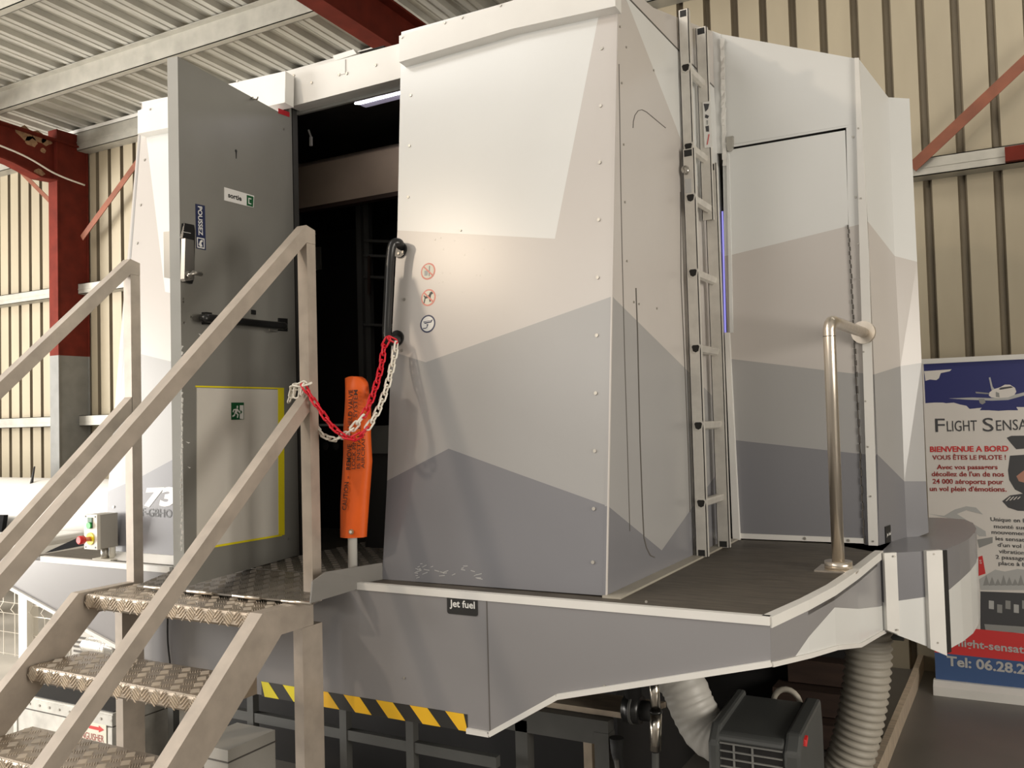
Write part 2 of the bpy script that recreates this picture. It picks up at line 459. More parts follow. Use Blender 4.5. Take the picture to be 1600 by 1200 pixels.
# right front fairing
def fr_extra(mb):
    screws(mb, on_front, [(642, 149), (640, 228), (638, 308), (632, 468), (628, 548)], PAN)
    screws(mb, on_front, [lerp((940, 76), (926, 912), t) for t in (0, .107, .213, .32, .428, .536, .644, .752, .86, .96)], PAN)
    screws(mb, on_front, [(720, 360)], PAN, 0.004)
FR = camo('front_fairing', on_front, [
    ([(627, 50), (948, -40), (867, 373), (621, 360)], WHITE),
    ([(948, -40), (967, -45), (956.5, 463), (665, 566), (611, 549), (621, 360), (867, 373)], BEIGE),
    ([(611, 549), (665, 566), (956.5, 463), (950.5, 791), (800, 737), (701, 701), (605, 751)], MIDGREY),
    ([(605, 751), (701, 701), (800, 737), (950.5, 791), (948, 931), (597, 905)], DARKGREY)],
    BACK, extra=fr_extra)
mb = MB()
rnd = random.Random(11)
for i in range(26):                 # scuff marks near the foot
    cx, cy = rnd.uniform(640, 745), rnd.uniform(880, 903)
    a = rnd.uniform(-0.5, 0.3); L = rnd.uniform(3, 12)
    p = (cx, cy); q = (cx + L * math.cos(a), cy + L * math.sin(a))
    mb.prism([on_front(p), on_front(q), on_front((q[0], q[1] + 1.2)), on_front((p[0], p[1] + 1))], PAN * 0.0006, S_LGREY)
for i in range(14):
    cx, cy = rnd.uniform(670, 760), rnd.uniform(370, 470)
    mb.disc(on_front((cx, cy)), PAN, rnd.uniform(0.002, 0.005), BEIGE, 0.0006, 8)
mb.build('scuff_marks', FR)
# left front fairing
def fl_extra(mb):
    screws(mb, on_front, [lerp((226, 250), (178, 792), t) for t in (0, .13, .24, .56, .78, 1)], PAN)
ax_ = lambda z: (-2.672, 2.6 + LEAN * (z - 1.16), z)
FL = camo('front_fairing', on_front, [
    ([(217, 160), (222, 160), (258, 456), (272, 459), ax_(2.15), ax_(3.20)], WHITE),
    ([(222, 160), (217, 195), (186.5, 545), (272, 566), ax_(1.90), ax_(2.15), (272, 459), (258, 456)], BEIGE),
    ([(186.5, 545), (168.5, 768), (222, 744), (272, 717), ax_(1.60), ax_(1.90), (272, 566)], MIDGREY),
    ([(168.5, 768), (166, 868), (265, 885), ax_(1.165), ax_(1.60), (272, 717), (222, 744)], DARKGREY)],
    BACK, extra=fl_extra)
mb = MB(); L = PAN * 0.0015
write(mb, on_front, '73', (224, 790), (272, 789), (0, -27), S_WHITE, 0.05, 0.12, L)
tag(mb.build('number_lettering', FL), 'white number 73'); mb = MB()
write(mb, on_front, 'F-GBHO', (222.5, 806), (269, 808.8), (0, -12.5), S_BLACK, 0.015, 0, L)
tag(mb.build('registration_lettering', FL), 'dark registration F-GBHO')
# hidden left side, top and inner walls of the cabin (keep the inside dark)
mb = MB()
mb.prism([(-3.505, 2.6, DECK), (-3.56, 2.84, 3.12), (-3.56, 2.85, 3.22), (-3.53, 4.9, 3.22), (-3.50, 4.9, DECK)], (0.012, 0, 0), MIDGREY)
mb.build('side_fairing', SIM)
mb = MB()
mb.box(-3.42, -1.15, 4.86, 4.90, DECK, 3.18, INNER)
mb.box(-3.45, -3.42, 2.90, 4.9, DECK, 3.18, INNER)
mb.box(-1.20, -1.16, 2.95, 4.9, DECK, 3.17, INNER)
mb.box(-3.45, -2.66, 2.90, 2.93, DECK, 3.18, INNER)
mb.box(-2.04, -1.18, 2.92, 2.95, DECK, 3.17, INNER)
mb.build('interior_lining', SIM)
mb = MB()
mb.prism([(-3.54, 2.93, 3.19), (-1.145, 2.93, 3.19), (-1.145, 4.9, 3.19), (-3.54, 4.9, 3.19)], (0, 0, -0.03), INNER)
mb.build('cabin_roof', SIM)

# top lips of the two fairings
def lip(name, pts, t=0.052):
    mb = MB()
    q = [on_front(p, 0.045) for p in pts]
    mb.prism(q, -PAN * t, ALU)
    screws(mb, lambda p: on_front(p, 0.045), [lerp(pts[0], pts[1], s) for s in ()], PAN)
    return mb
b = lip('top_lip', [(623.5, 56), (780, 7), (961, -48), (961.5, 9.5), (800, 45), (623.5, 97)])
screws(b, lambda p: on_front(p, 0.045), [(628, 59), (695, 36), (722, 28), (782, 9)], PAN, 0.005)
b.build('top_lip', SIM)
b = lip('top_lip', [(215, 173), (270, 152), (300, 144), (446, 111), (445, 160), (300, 192), (215, 209)])
screws(b, lambda p: on_front(p, 0.045), [(235, 171), (371, 127)], PAN, 0.005)
b.build('top_lip', SIM)

# doorway: lintel, jambs
pl = P_y(2.86)
mb = MB()
mb.prism([pl((449, 115)), pl((632, 66)), pl((633, 120)), pl((452, 167))], (0, 0.065, 0), ALU)
screws(mb, pl, [(487, 129), (530, 117), (542, 115), (587, 102), (459, 118)], (0, -1, 0), 0.006)
mb.prism([pl((533, 95)), pl((540, 93)), pl((540, 115)), pl((533, 117))], (0, -0.003, 0), ALU)
LIN = mb.build('lintel', SIM)
mb = MB()
a = on_y((520, 95), 2.90); b = on_y((557, 86), 2.90)
mb.prism([on_y((520, 87), 2.88), on_y((552, 77), 2.88), on_y((557, 84), 2.88), on_y((523, 95), 2.88)], (0, 0.06, 0), ALU)
mb.prism([on_y((557, 82), 2.92), on_y((600, 71), 2.92), on_y((600, 73), 2.92), on_y((557, 85), 2.92)], (0, 0.02, 0), GAP)
tag(mb.build('door_contact', LIN), 'small white contact box on the lintel')
mb = MB()
zl = pl((452, 167)).z
mb.box(-2.672, -2.652, 2.87, 2.885, DECK, zl + 0.1, GREYPANEL)
mb.box(-2.04, -2.015, 2.86, 2.97, DECK, zl + 0.1, INNER)
mb.box(-2.66, -2.03, 2.926, 2.94, zl - 0.012, zl + 0.06, DOOREDGE)
mb.build('door_frame', SIM)
mb = MB()                            # lamp under the lintel
pl2 = P_y(3.02)
a = pl2((556, 160)); b2 = pl2((634, 138))
mb.prism([pl2((553, 155)), pl2((632, 132)), pl2((634, 144)), pl2((560, 163)), pl2((555, 161))], (0, 0.05, 0), LAMPG)
mb.tube([pl2((556, 162)) + V((0, -0.004, 0)), pl2((562, 162.5)) + V((0, -0.004, 0)), pl2((634, 144)) + V((0, -0.004, 0))], 0.004, LAMPT, 8)
tag(mb.build('strip_lamp', SIM), 'slim strip lamp under the lintel')
mb = MB()
mb.bar(on_y((482, 203), 3.1), on_y((486, 214), 3.1), 0.006, 0.006, ALU); mb.bar(on_y((486, 214), 3.1), on_y((486, 228), 3.1), 0.012, 0.008, ALU, up=(0, 1, 0))
tag(mb.build('coat_hook', SIM), 'small white hook')
# inside
mb = MB()
hp = P_y(3.3)
mb.prism([(-3.41, 3.3, 2.752), (-1.21, 3.3, 2.752), (-1.21, 3.3, 2.955), (-3.41, 3.3, 2.955)], (0, 0.03, 0), BROWN)
mb.prism([(-3.41, 3.3, 2.955), (-1.21, 3.3, 2.955), (-1.21, 3.44, 3.02), (-3.41, 3.44, 3.02)], (0, 0.01, 0.01), BROWN)
mb.prism([(-3.41, 3.295, 2.735), (-1.21, 3.295, 2.735), (-1.21, 3.295, 2.755), (-3.41, 3.295, 2.755)], (0, 0.04, 0), DKWOOD)
tag(mb.build('header_board', SIM), 'brown board across the inside above head height')
mb = MB()
mb.box(-3.41, -2.55, 3.75, 3.80, DECK, 2.74, MATBLK)
mb.prism([on_y((455, 332), 3.74), on_y((470, 329), 3.74), on_y((470, 420), 3.74), on_y((455, 420), 3.74)], (0, -0.01, 0), DOOREDGE)
mb.build('partition', SIM)
mb = MB()
mb.prism([on_y((490, 388), 3.74), on_y((502, 386), 3.74), on_y((503, 421), 3.74), on_y((490, 423), 3.74)], (0, -0.012, 0), DOOREDGE)
mb.build('wall_plate', SIM)
mb = MB()                             # shelving frame inside, uprights with cross shelves
for px in (568, 580):
    mb.bar(on_y((px - 6, 320), 3.5) , V((on_y((px, 600), 3.5).x, 3.5, DECK)), 0.03, 0.03, FRAMEM, up=(0, 1, 0))
for py, mt in ((378, DOOREDGE), (401, DOOREDGE), (434, FRAMEM), (508, FRAMEM)):
    mb.bar(on_y((578, py), 3.52), on_y((625, py + 2), 3.52), 0.10, 0.012, FRAMEM, up=(0, 0, 1))
mb.bar(on_y((577, 400), 3.47), on_y((577, 460), 3.47), 0.012, 0.012, DKWOOD, up=(0, 1, 0))
mb.build('equipment_rack', SIM)
mb = MB()
a = on_y((497, 690), 3.15)
mb.box(-2.55, -2.10, 3.15, 3.5, 1.58, 1.70, FRAMEM)
mb.box(-2.53, -2.12, 3.17, 3.48, DECK, 1.58, MATBLK)
for px in (509, 525):
    mb.disc(on_y((px, 697), 3.15), (0, -1, 0), 0.018, MATBLK, 0.002, 14)
mb.bar(on_y((499, 664), 3.15), on_y((540, 664), 3.15), 0.02, 0.01, DOOREDGE)
mb.build('console', SIM)

# side wall of the cabin, facing right
BX = -1.136
bx = P_x(BX)
bt = lambda y: (BX, y, 3.178)
def side_extra(mb):
    N = (1, 0, 0)
    screws(mb, bx, [(968, 42), (978, 74), (971, 130), (974, 226), (976, 316), (979, 408), (990, 472), (998, 475), (1026, 482), (1021, 110)], N, 0.004)
    def seam(pts, wpx=1.3):
        for p, q in zip(pts[:-1], pts[1:]):
            d = V((q[0] - p[0], q[1] - p[1])); L = d.length
            nx, ny = -d.y / L * wpx / 2, d.x / L * wpx / 2
            mb.prism([bx((p[0] + nx, p[1] + ny)), bx((q[0] + nx, q[1] + ny)), bx((q[0] - nx, q[1] - ny)), bx((p[0] - nx, p[1] - ny))], (0.0008, 0, 0), SEAM)
    seam([(967, 100), (970, 300), (972, 400), (976, 560), (980, 690), (984, 830)], 0.9)
    seam([(989, 200), (989.5, 190), (992, 180), (997, 173), (1003, 171.5), (1010, 175), (1040, 200)], 1.0)
    seam([(993.5, 450), (996, 520), (1000, 690), (1004, 800), (1006, 840), (1010, 856), (1016, 868), (1023, 871)], 1.6)
    seam([(1063, 300), (1064, 440), (1070, 575), (1075, 700), (1078, 800)], 1.2)
camo('side_fairing', bx, [
    ([(948, 931), (950.5, 791), (1034, 860), (1078, 798), (1150, 700), (1152, 842)], DARKGREY),
    ([(950.5, 791), (956.5, 463), (1070, 575), (1150, 656), (1150, 700), (1078, 798), (1034, 860)], MIDGREY),
    ([(956.5, 463), (965, 9), (BX, 2.86, 3.178), (981, 5), (1057, 200), (1136, 420), (1150, 656), (1070, 575)], BEIGE),
    ([(981, 5), (BX, 2.90, 3.178), (BX, 3.97, 3.178), (1136, 420), (1057, 200)], WHITE)],
    (-0.012, 0, 0), extra=side_extra)
mb = MB()
mb.prism([(BX, 2.86, 3.184), (BX, 3.97, 3.184), (BX, 3.985, 3.44), (BX, 3.2, 3.245), (BX, 2.86, 3.215)], (-0.03, 0, 0), BEIGE)
mb.prism([(BX + 0.0005, 2.86, 3.177), (BX + 0.0005, 3.97, 3.177), (BX + 0.0005, 3.97, 3.1845), (BX + 0.0005, 2.86, 3.1845)], (-0.004, 0, 0), SEAM)
mb.build('roof_upstand', SIM)
mb = MB()                             # the thin edging where front and side meet
for z0, z1 in ((1.162, 3.112),):
    mb.prism([(BX + 0.0008, 2.6 + LEAN * (z0 - 1.16) - 0.001, z0), (BX - 0.004, 2.6 + LEAN * (z0 - 1.16) - 0.001, z0), (BX - 0.004, 2.6 + LEAN * (z1 - 1.16) - 0.001, z1), (BX + 0.0008, 2.6 + LEAN * (z1 - 1.16) - 0.001, z1)], (0, 0.006, 0), BEIGE)
mb.build('corner_edging', SIM)

# rear door wall
CY = 3.987
cy = P_y(CY)
mb = MB()                             # frame around the access door
mb.prism([cy((1125, 53)), cy((1340, 92)), cy((1339, 193)), cy((1125, 229))], (0, 0.03, 0), WHITE)
mb.prism([cy((1322, 196)), cy((1339, 193)), cy((1345, 350)), cy((1325.5, 355))], (0, 0.03, 0), WHITE)
mb.prism([cy((1325.5, 355)), cy((1345, 350)), cy((1356, 584)), cy((1337, 582))], (0, 0.03, 0), BEIGE)
mb.prism([cy((1337, 582)), cy((1356, 584)), cy((1368, 712)), cy((1345, 709))], (0, 0.03, 0), MIDGREY)
mb.prism([cy((1345, 709)), cy((1368, 712)), cy((1374, 861)), cy((1351, 858))], (0, 0.03, 0), DARKGREY)
mb.prism([cy((1129, 229)), cy((1325, 196)), cy((1325, 199)), cy((1129, 233))], (0, -0.004, 0), WHITE)
screws(mb, cy, [(1337, 308), (1333, 214)], (0, -1, 0), 0.005)
mb.build('door_surround', SIM)
mb = MB()
mb.box(-1.12, -0.52, CY + 0.035, CY + 0.045, DECK, 3.1, GAP)
mb.build('door_recess', SIM)
DR = camo('access_door', cy, [
    ([(1129, 236), (1320.5, 203.5), (1326, 353), (1144, 398), (1132, 400)], WHITE),
    ([(1132, 400), (1144, 398), (1326, 353), (1336, 584), (1144, 561), (1138, 561)], BEIGE),
    ([(1138, 561), (1144, 561), (1336, 584), (1343, 709), (1151, 688), (1146, 688)], MIDGREY),
    ([(1146, 688), (1151, 688), (1343, 709), (1350, 847), (1152, 834)], DARKGREY)],
    (0, 0.02, 0))
mb = MB()
mb.prism([cy((1154, 833)), cy((1351.5, 841)), cy((1351.5, 849)), cy((1154, 841))], (0, -0.006, 0), ALU)
screws(mb, lambda p: cy(p) + V((0, -0.006, 0)), [(1258, 841), (1326, 844)], (0, -1, 0), 0.006)
tag(mb.build('threshold_strip', DR), 'pale strip along the foot of the door')
mb = MB()
mb.prism([cy((1136, 216)), cy((1147, 214)), cy((1147, 232)), cy((1143, 237)), cy((1138, 237))], (0, -0.02, 0), NICKEL)
tag(mb.build('latch', DR), 'small metal latch')
mb = MB()
pts = [(1325, 352), (1329, 420), (1333, 500), (1338, 590), (1344, 720), (1350, 850)]
for i in range(50):                    # piano hinge
    t = i / 50 * (len(pts) - 1); k = int(t); p = lerp(pts[k], pts[k + 1], t - k)
    t2 = (i + 0.9) / 50 * (len(pts) - 1); k2 = min(int(t2), len(pts) - 2); q = lerp(pts[k2], pts[k2 + 1], t2 - k2)
    mb.bar(cy(p) + V((0.003 * (i % 2), -0.004, 0)), cy(q) + V((0.003 * (i % 2), -0.004, 0)), 0.005, 0.006, SEAM, up=(0, 1, 0))
mb.build('piano_hinge', DR)
mb = MB()                              # angle trim at the corner
mb.prism([cy((1336, 92)), cy((1342.5, 92)), cy((1358, 400)), cy((1372.5, 861)), cy((1358, 861)), cy((1344, 400))], (0, -0.014, 0), ALU)
screws(mb, lambda p: cy(p) + V((0, -0.014, 0)), [(1342, 202), (1346, 311), (1341, 382), (1344, 437), (1347, 506), (1350, 550), (1353, 627), (1357, 698), (1361, 775), (1365, 845)], (0, -1, 0), 0.004)
mb.build('corner_trim', SIM)
mb = MB()                              # narrow slot beside the ladder with its lit strip
mb.box(-1.125, -1.115, CY + 0.02, CY + 0.03, 1.2, 2.62, GAP)
mb.prism([cy((1127.5, 330)), cy((1129.5, 330)), cy((1134.5, 520)), cy((1132, 520))], (0, 0.006, 0), LEDB)
tag(mb.build('light_slot', SIM), 'narrow slot glowing blue')
mb = MB()
mb.prism([cy((1134, 520)), cy((1141, 520)), cy((1158, 850)), cy((1147, 850))], (0, -0.02, 0), ALU)
mb.prism([cy((1113, 49)), cy((1127, 54)), cy((1130, 240)), cy((1118, 240))], (0, -0.006, 0), WHITE)
mb.prism([cy((1136, 240)), cy((1140, 240)), cy((1146, 520)), cy((1141, 520))], (0, -0.010, 0), WHITE)
mb.build('slot_trim', SIM)
mb = MB()                              # crumpled silver tape along the seam
rnd = random.Random(5); last = None
for i in range(22):
    y = 62 + i * 9; xx = 1130 + i * 0.15
    p = [cy((xx - 3 + rnd.uniform(-1, 1), y)), cy((xx + 3 + rnd.uniform(-1, 1), y)), cy((xx + 3, y + 9)), cy((xx - 3, y + 9))]
    mb.prism([q + V((0, -0.012 - rnd.uniform(0, 0.006), 0)) for q in p], (0, 0.004, 0), ALU)
mb.build('seam_tape', SIM)
# right hand cheek of the cabin
def vplane(a, b):
    a, b = V(a), V(b); n = V((b.y - a.y, -(b.x - a.x), 0))
    return lambda p: on_plane(p, a, n)
D0 = V((-0.522, 3.985, 0)); D1 = V((-0.437, 4.31, 0)); D2 = V((-0.345, 4.345, 0))
dpl = vplane(D0, D1)
camo('rear_cheek', dpl, [
    ([(1342, 92), (1388, 152), (1398, 400), (1356, 346), (1352, 290)], WHITE),
    ([(1356, 346), (1398, 400), (1407, 572), (1366, 585)], BEIGE),
    ([(1366, 585), (1407, 572), (1413, 752), (1371, 710)], MIDGREY),
    ([(1371, 710), (1413, 752), (1417, 848), (1374, 862)], DARKGREY)], (-0.03, 0.01, 0))
epl = vplane(D1, D2)
camo('rear_cheek', epl, [
    ([dpl((1388, 152)), (1421, 154), (1433, 409), dpl((1398, 400))], WHITE),
    ([dpl((1398, 400)), (1433, 409), (1440, 567), dpl((1407, 572))], BEIGE),
    ([dpl((1407, 572)), (1440, 567), (1447, 752), dpl((1413, 752))], MIDGREY),
    ([dpl((1413, 752)), (1447, 752), (1451, 832), dpl((1417, 846))], DARKGREY)], (-0.01, 0.012, 0))
mb = MB()
mb.prism([(-0.60, 4.06, DECK), (-0.50, 4.36, DECK), (-0.47, 4.38, DECK), (-0.55, 4.86, DECK), (-1.1, 4.86, DECK), (-1.1, 4.06, DECK)], (0, 0, 1.8), INNER)
mb.build('rear_core', SIM)
mb = MB()
a = [dpl((1382, 823)), dpl((1390, 820)), dpl((1391, 846)), dpl((1383, 849))]
mb.prism(a, (0.004, -0.002, 0), S_BLACK)
w_ = V((0.0055, -0.003, 0))
write(mb, dpl, 'Jet fuel', (1383.6, 838), (1390, 835), (0, -5), S_WHITE, 0.02, 0, w_)
tag(mb.build('jet_fuel_label', SIM), 'small black label on the right cheek')

# deck
mb = MB()
deckpts = [(-3.90, 2.505), (-0.62, 2.505), (-0.565, 2.76), (-0.533, 3.004), (-0.511, 3.325), (-0.496, 3.708), (-0.49, 4.0), (-0.49, 4.9), (-3.9, 4.9)]
mb.prism([(a, b, DECK) for a, b in deckpts], (0, 0, -0.04), DECKM)
mb.build('deck', SIM)
# edging of the deck
mb = MB()
zt = DECK + 0.006
def edge_strip(mb, a, b, wd=0.022, ht=0.024):
    a, b = V(a), V(b); d = (b - a).normalized(); n = V((d.y, -d.x, 0))
    mb.prism([a + n * 0.006, b + n * 0.006, b + n * 0.006 + V((0, 0, -ht)), a + n * 0.006 + V((0, 0, -ht))], -n * wd, ALU)
edge_strip(mb, (-3.80, 2.494, zt), (-2.97, 2.494, zt))
mb.build('deck_edging', SIM)
mb = MB()
edge_strip(mb, (-2.095, 2.494, zt), (-0.612, 2.494, zt))
chain = [(-0.612, 2.494), (-0.565, 2.76), (-0.533, 3.004), (-0.511, 3.325), (-0.496, 3.708), (-0.49, 3.80)]
for a, b in zip(chain[:-1], chain[1:]): edge_strip(mb, (*a, zt), (*b, zt), 0.03, 0.030)
mb.build('deck_edging', SIM)
mb = MB()
mb.prism([(-1.145, 2.585, DECK), (BX + 0.052, 2.585, DECK), (BX + 0.040, 3.95, DECK), (-1.145, 3.95, DECK)], (0, 0, 0.007), BASEM)
mb.build('base_trim', SIM)
mb = MB()
mb.prism([(-3.5, 2.56, DECK), (-2.97, 2.56, DECK), (-2.97, 2.595, DECK + 0.03), (-3.5, 2.595, DECK + 0.03)], (0, 0.012, 0), ALU)
mb.build('base_trim', SIM)

# skirt
SY = 2.492
sy = P_y(SY)
bz = 0.72
left_dir = (sy((25, 922)), sy((175, 1005)))
t = (bz - left_dir[0].z) / (left_dir[1].z - left_dir[0].z)
lowl = left_dir[0] + (left_dir[1] - left_dir[0]) * t
topl = left_dir[0] + (left_dir[1] - left_dir[0]) * ((1.10 - left_dir[0].z) / (left_dir[1].z - left_dir[0].z))
S768 = sy((768, 1147)); S872 = sy((872, 1088)); S1205 = sy((1205, 1036))
xj = sy((763, 1040)).x
mb = MB()
zt2 = DECK - 0.014
mb.prism([(topl.x, SY, zt2), (xj, SY, zt2), (xj, SY, bz), (lowl.x, SY, bz), (topl.x, SY, 1.10)], (0, 0.012, 0), SKIRTM)
mb.prism([(xj, SY, zt2), (-0.612, SY, zt2), S1205, S872, (xj, SY, bz)], (0, 0.012, 0), SKIRTM)
mb.prism([(xj - 0.0015, SY, zt2), (xj + 0.0015, SY, zt2), (xj + 0.0015, SY, bz), (xj - 0.0015, SY, bz)], (0, -0.001, 0), SEAM)
screws(mb, sy, [(945, 1072), (870, 1086), (1010, 940), (632, 1059)], (0, -1, 0), 0.004)
SK = mb.build('skirt', SIM)
mb = MB()                               # white bottom edging
zlow = [V((topl.x, SY, 1.10)), V((lowl.x, SY, bz)), V((sy((731, 1142)).x, SY, bz)), V((xj, SY, bz)), S872, S1205]
for k, (a, b) in enumerate(zip(zlow[:-1], zlow[1:])):
    if k == 1:
        mb.build('skirt_edging', SIM); mb = MB()
        continue
    mb.bar(a + V((0, 0.004, 0)), b + V((0, 0.004, 0)), 0.03, 0.016, ALU)
mb.build('skirt_edging', SIM)
mb = MB()
mb.box(-3.90, -3.888, 2.51, 4.88, 0.98, DECK - 0.04, SKIRTM)
mb.box(-3.90, -0.9, 4.86, 4.875, 0.55, DECK - 0.04, SKIRTM)
mb.build('rear_skirt', SIM)
# flank of the skirt, curving back on the right
mb = MB()
top = [V((*c, zt - 0.02)) for c in chain]
bots = [1.035, 1.000, 0.969, 0.905, 0.862, 0.852]
def flank_z(i, f): return top[i].z + (bots[i] - top[i].z) * f
for i in range(5):
    a, b = top[i], top[i + 1]; a2 = V((a.x, a.y, bots[i])); b2 = V((b.x, b.y, bots[i + 1]))
    # boundary between slate and white runs up from the bottom at the front to a third of the height
    def cut(j): return [1.0, 0.86, 0.30, 0.34, 0.42, 0.44][j]
    ca, cb = cut(i), cut(i + 1)
    if i == 0:
        mid = a2 + (b2 - a2) * 0.55
        mb.prism([a, b, V((b.x, b.y, flank_z(i + 1, 0.62))), mid, a2], (-0.012, 0, 0), SKIRTM)
        mb.prism([mid, V((b.x, b.y, flank_z(i + 1, 0.62))), b2], (-0.012, 0, 0), WHITE)
        prev = 0.62
    else:
        pa = prev; pb = {1: 0.28, 2: 0.48, 3: 0.64, 4: 0.66}[i]
        mb.prism([a, b, V((b.x, b.y, flank_z(i + 1, pb))), V((a.x, a.y, flank_z(i, pa)))], (-0.012, 0, 0), SKIRTM)
        mb.prism([V((a.x, a.y, flank_z(i, pa))), V((b.x, b.y, flank_z(i + 1, pb))), b2, a2], (-0.012, 0, 0), WHITE)
        prev = pb
mb.build('skirt', SIM)
mb = MB()
for i in range(5):
    mb.bar(V((top[i].x - 0.004, top[i].y, bots[i])), V((top[i + 1].x - 0.004, top[i + 1].y, bots[i + 1])), 0.02, 0.014, ALU)
mb.build('skirt_edging', SIM)
# hazard tape
mb = MB()
hx0 = sy((409, 1085)).x; hx1 = sy((731, 1142)).x
hz0, hz1 = bz - 0.004, bz + 0.050
mb.prism([(hx0, SY, hz0), (hx1, SY, hz0), (hx1, SY, hz1), (hx0, SY, hz1)], (0, -0.0012, 0), TAPEBLK)
pit = (hx1 - hx0) / 6.35
for i in range(-1, 8):
    xa = hx0 - 0.035 + i * pit
    q = []
    for (dx, zz) in ((0.0, hz1), (pit * 0.50, hz1), (pit * 0.86, hz0), (pit * 0.36, hz0)):
        q.append((min(max(xa + dx, hx0), hx1), SY - 0.0012, zz))
    if q[1][0] - q[0][0] > 0.004 or q[2][0] - q[3][0] > 0.004:
        mb.prism(q, (0, -0.0008, 0), AMBER if i > 1 else YELLOW)
mb.build('hazard_tape', SK)
def rrect(x0, x1, y0, y1, r, n=4):
    out = []
    for cx, cy_, a0 in ((x1 - r, y1 - r, 0), (x0 + r, y1 - r, 90), (x0 + r, y0 + r, 180), (x1 - r, y0 + r, 270)):
        for k in range(n + 1):
            a = math.radians(a0 + 90 * k / n); out.append((cx + r * math.cos(a), cy_ + r * math.sin(a)))
    return out
mb = MB()
A_, B_, C_ = sy((698.5, 927)), sy((746, 930)), sy((746, 963))
x0, x1, z0, z1 = A_.x, B_.x, C_.z, B_.z
mb.prism([(a, SY, b) for a, b in rrect(x0, x1, z0, z1, 0.008)], (0, -0.002, 0), S_BLACK)
wz = z1 - z0
lettering(mb, 'Jet fuel', (x0 + 0.011, SY - 0.003, z0 + wz * 0.36), (x1 - 0.009, SY - 0.003, z0 + wz * 0.36), (0, 0, wz * 0.34), S_WHITE, 0.02)
tag(mb.build('jet_fuel_label', SK), 'black rounded label reading Jet fuel')
# grab handle on the fairing
mb = MB()
hh = lambda p: on_front(p, 0.062)
fa, fb = on_front((626, 392), 0.004), on_front((621, 530), 0.004)
path = spline([on_front((626, 384), 0.01), on_front((622, 379), 0.045), hh((613, 383)), hh((609, 410)), hh((606, 470)), hh((604, 515)), hh((606, 531)), on_front((616, 533), 0.045), on_front((621, 530), 0.01)], 6)
mb.tube(path, 0.0165, BLACK, 12)
HB = mb.build('grab_handle', SIM)
for c in ((626, 391), (621, 529)):
    mb = MB()
    mb.disc(on_front(c), PAN, 0.030, BLACK, 0.008, 20)
    for dx, dy in ((-3, 5), (4, 3)):
        mb.disc(on_front((c[0] + dx, c[1] + dy), 0.008), PAN, 0.005, SCREW, 0.003, 8)
    mb.build('mounting_foot', HB)
# round stickers
def sticker(name, c, r, rim, face, draw, label):
    mb = MB()
    cc = on_front(c); u = V((1, 0, 0)); v = V((0, LEAN, 1)).normalized()
    def at(x, y, l=0.0): return cc + u * (x * r) + v * (y * r) + PAN * l
    def poly(pts, mt, l): mb.prism([at(a, b, l) for a, b in pts], PAN * 0.0004, mt)
    circ = lambda k: [(k * math.cos(t), k * math.sin(t)) for t in [2 * math.pi * i / 32 for i in range(32)]]
    mb.prism([at(a, b, 0.0008) for a, b in circ(1)], -PAN * 0.0008, rim)
    mb.prism([at(a, b, 0.0014) for a, b in circ(0.83)], -PAN * 0.0006, face)
    draw(poly)
    return tag(mb.build(name, FR), label)
def d_nofood(poly):
    poly([(0.14, -0.6), (0.26, -0.6), (0.26, 0.62), (0.14, 0.62)], S_GREY, 0.0014)
    poly([(-0.45, -0.5), (-0.02, -0.5), (0.02, 0.1), (-0.5, 0.1)], S_LGREY, 0.0014)
    poly([(-0.66, 0.54), (-0.56, 0.66), (0.70, -0.44), (0.60, -0.58)], S_PINK, 0.0019)
def d_dog(poly):
    poly([(-0.62, -0.62), (-0.48, -0.62), (-0.38, -0.12), (0.10, -0.02), (0.22, -0.55), (0.36, -0.5), (0.34, 0.1), (0.42, 0.32), (0.66, 0.42), (0.48, 0.66), (0.22, 0.6), (0.06, 0.28), (-0.40, 0.16), (-0.62, 0.34), (-0.66, 0.22), (-0.50, 0.04), (-0.54, -0.2)], S_BLACK, 0.0014)
    poly([(-0.66, 0.54), (-0.54, 0.68), (0.70, -0.42), (0.58, -0.58)], S_PINK, 0.0019)
def d_cam(poly):
    poly([(-0.58, 0.28), (0.42, 0.36), (0.66, 0.44), (0.50, 0.12), (-0.38, 0.02)], S_NAVY, 0.0014)
    poly([(-0.45, 0.22), (0.48, 0.30), (0.44, 0.24), (-0.42, 0.16)], S_WHITE, 0.0019)
    poly([(-0.16, -0.06), (0.12, -0.06), (0.0, -0.26)], S_NAVY, 0.0014)
    poly([(-0.06, -0.2), (0.04, -0.2), (-0.04, -0.44), (-0.24, -0.54), (-0.60, -0.54), (-0.60, -0.44), (-0.24, -0.44), (-0.12, -0.38)], S_NAVY, 0.0014)
sticker('prohibition_sticker', (669, 424), 0.0315, S_PINK, S_CREAM, d_nofood, 'red ringed sticker with a slash over grey shapes')
sticker('prohibition_sticker', (669.5, 465), 0.0315, S_PINK, S_CREAM, d_dog, 'red ringed no dogs sticker')
sticker('camera_sticker', (668.5, 506), 0.0330, S_NAVY, S_WHITE, d_cam, 'dark blue ringed surveillance camera sticker')

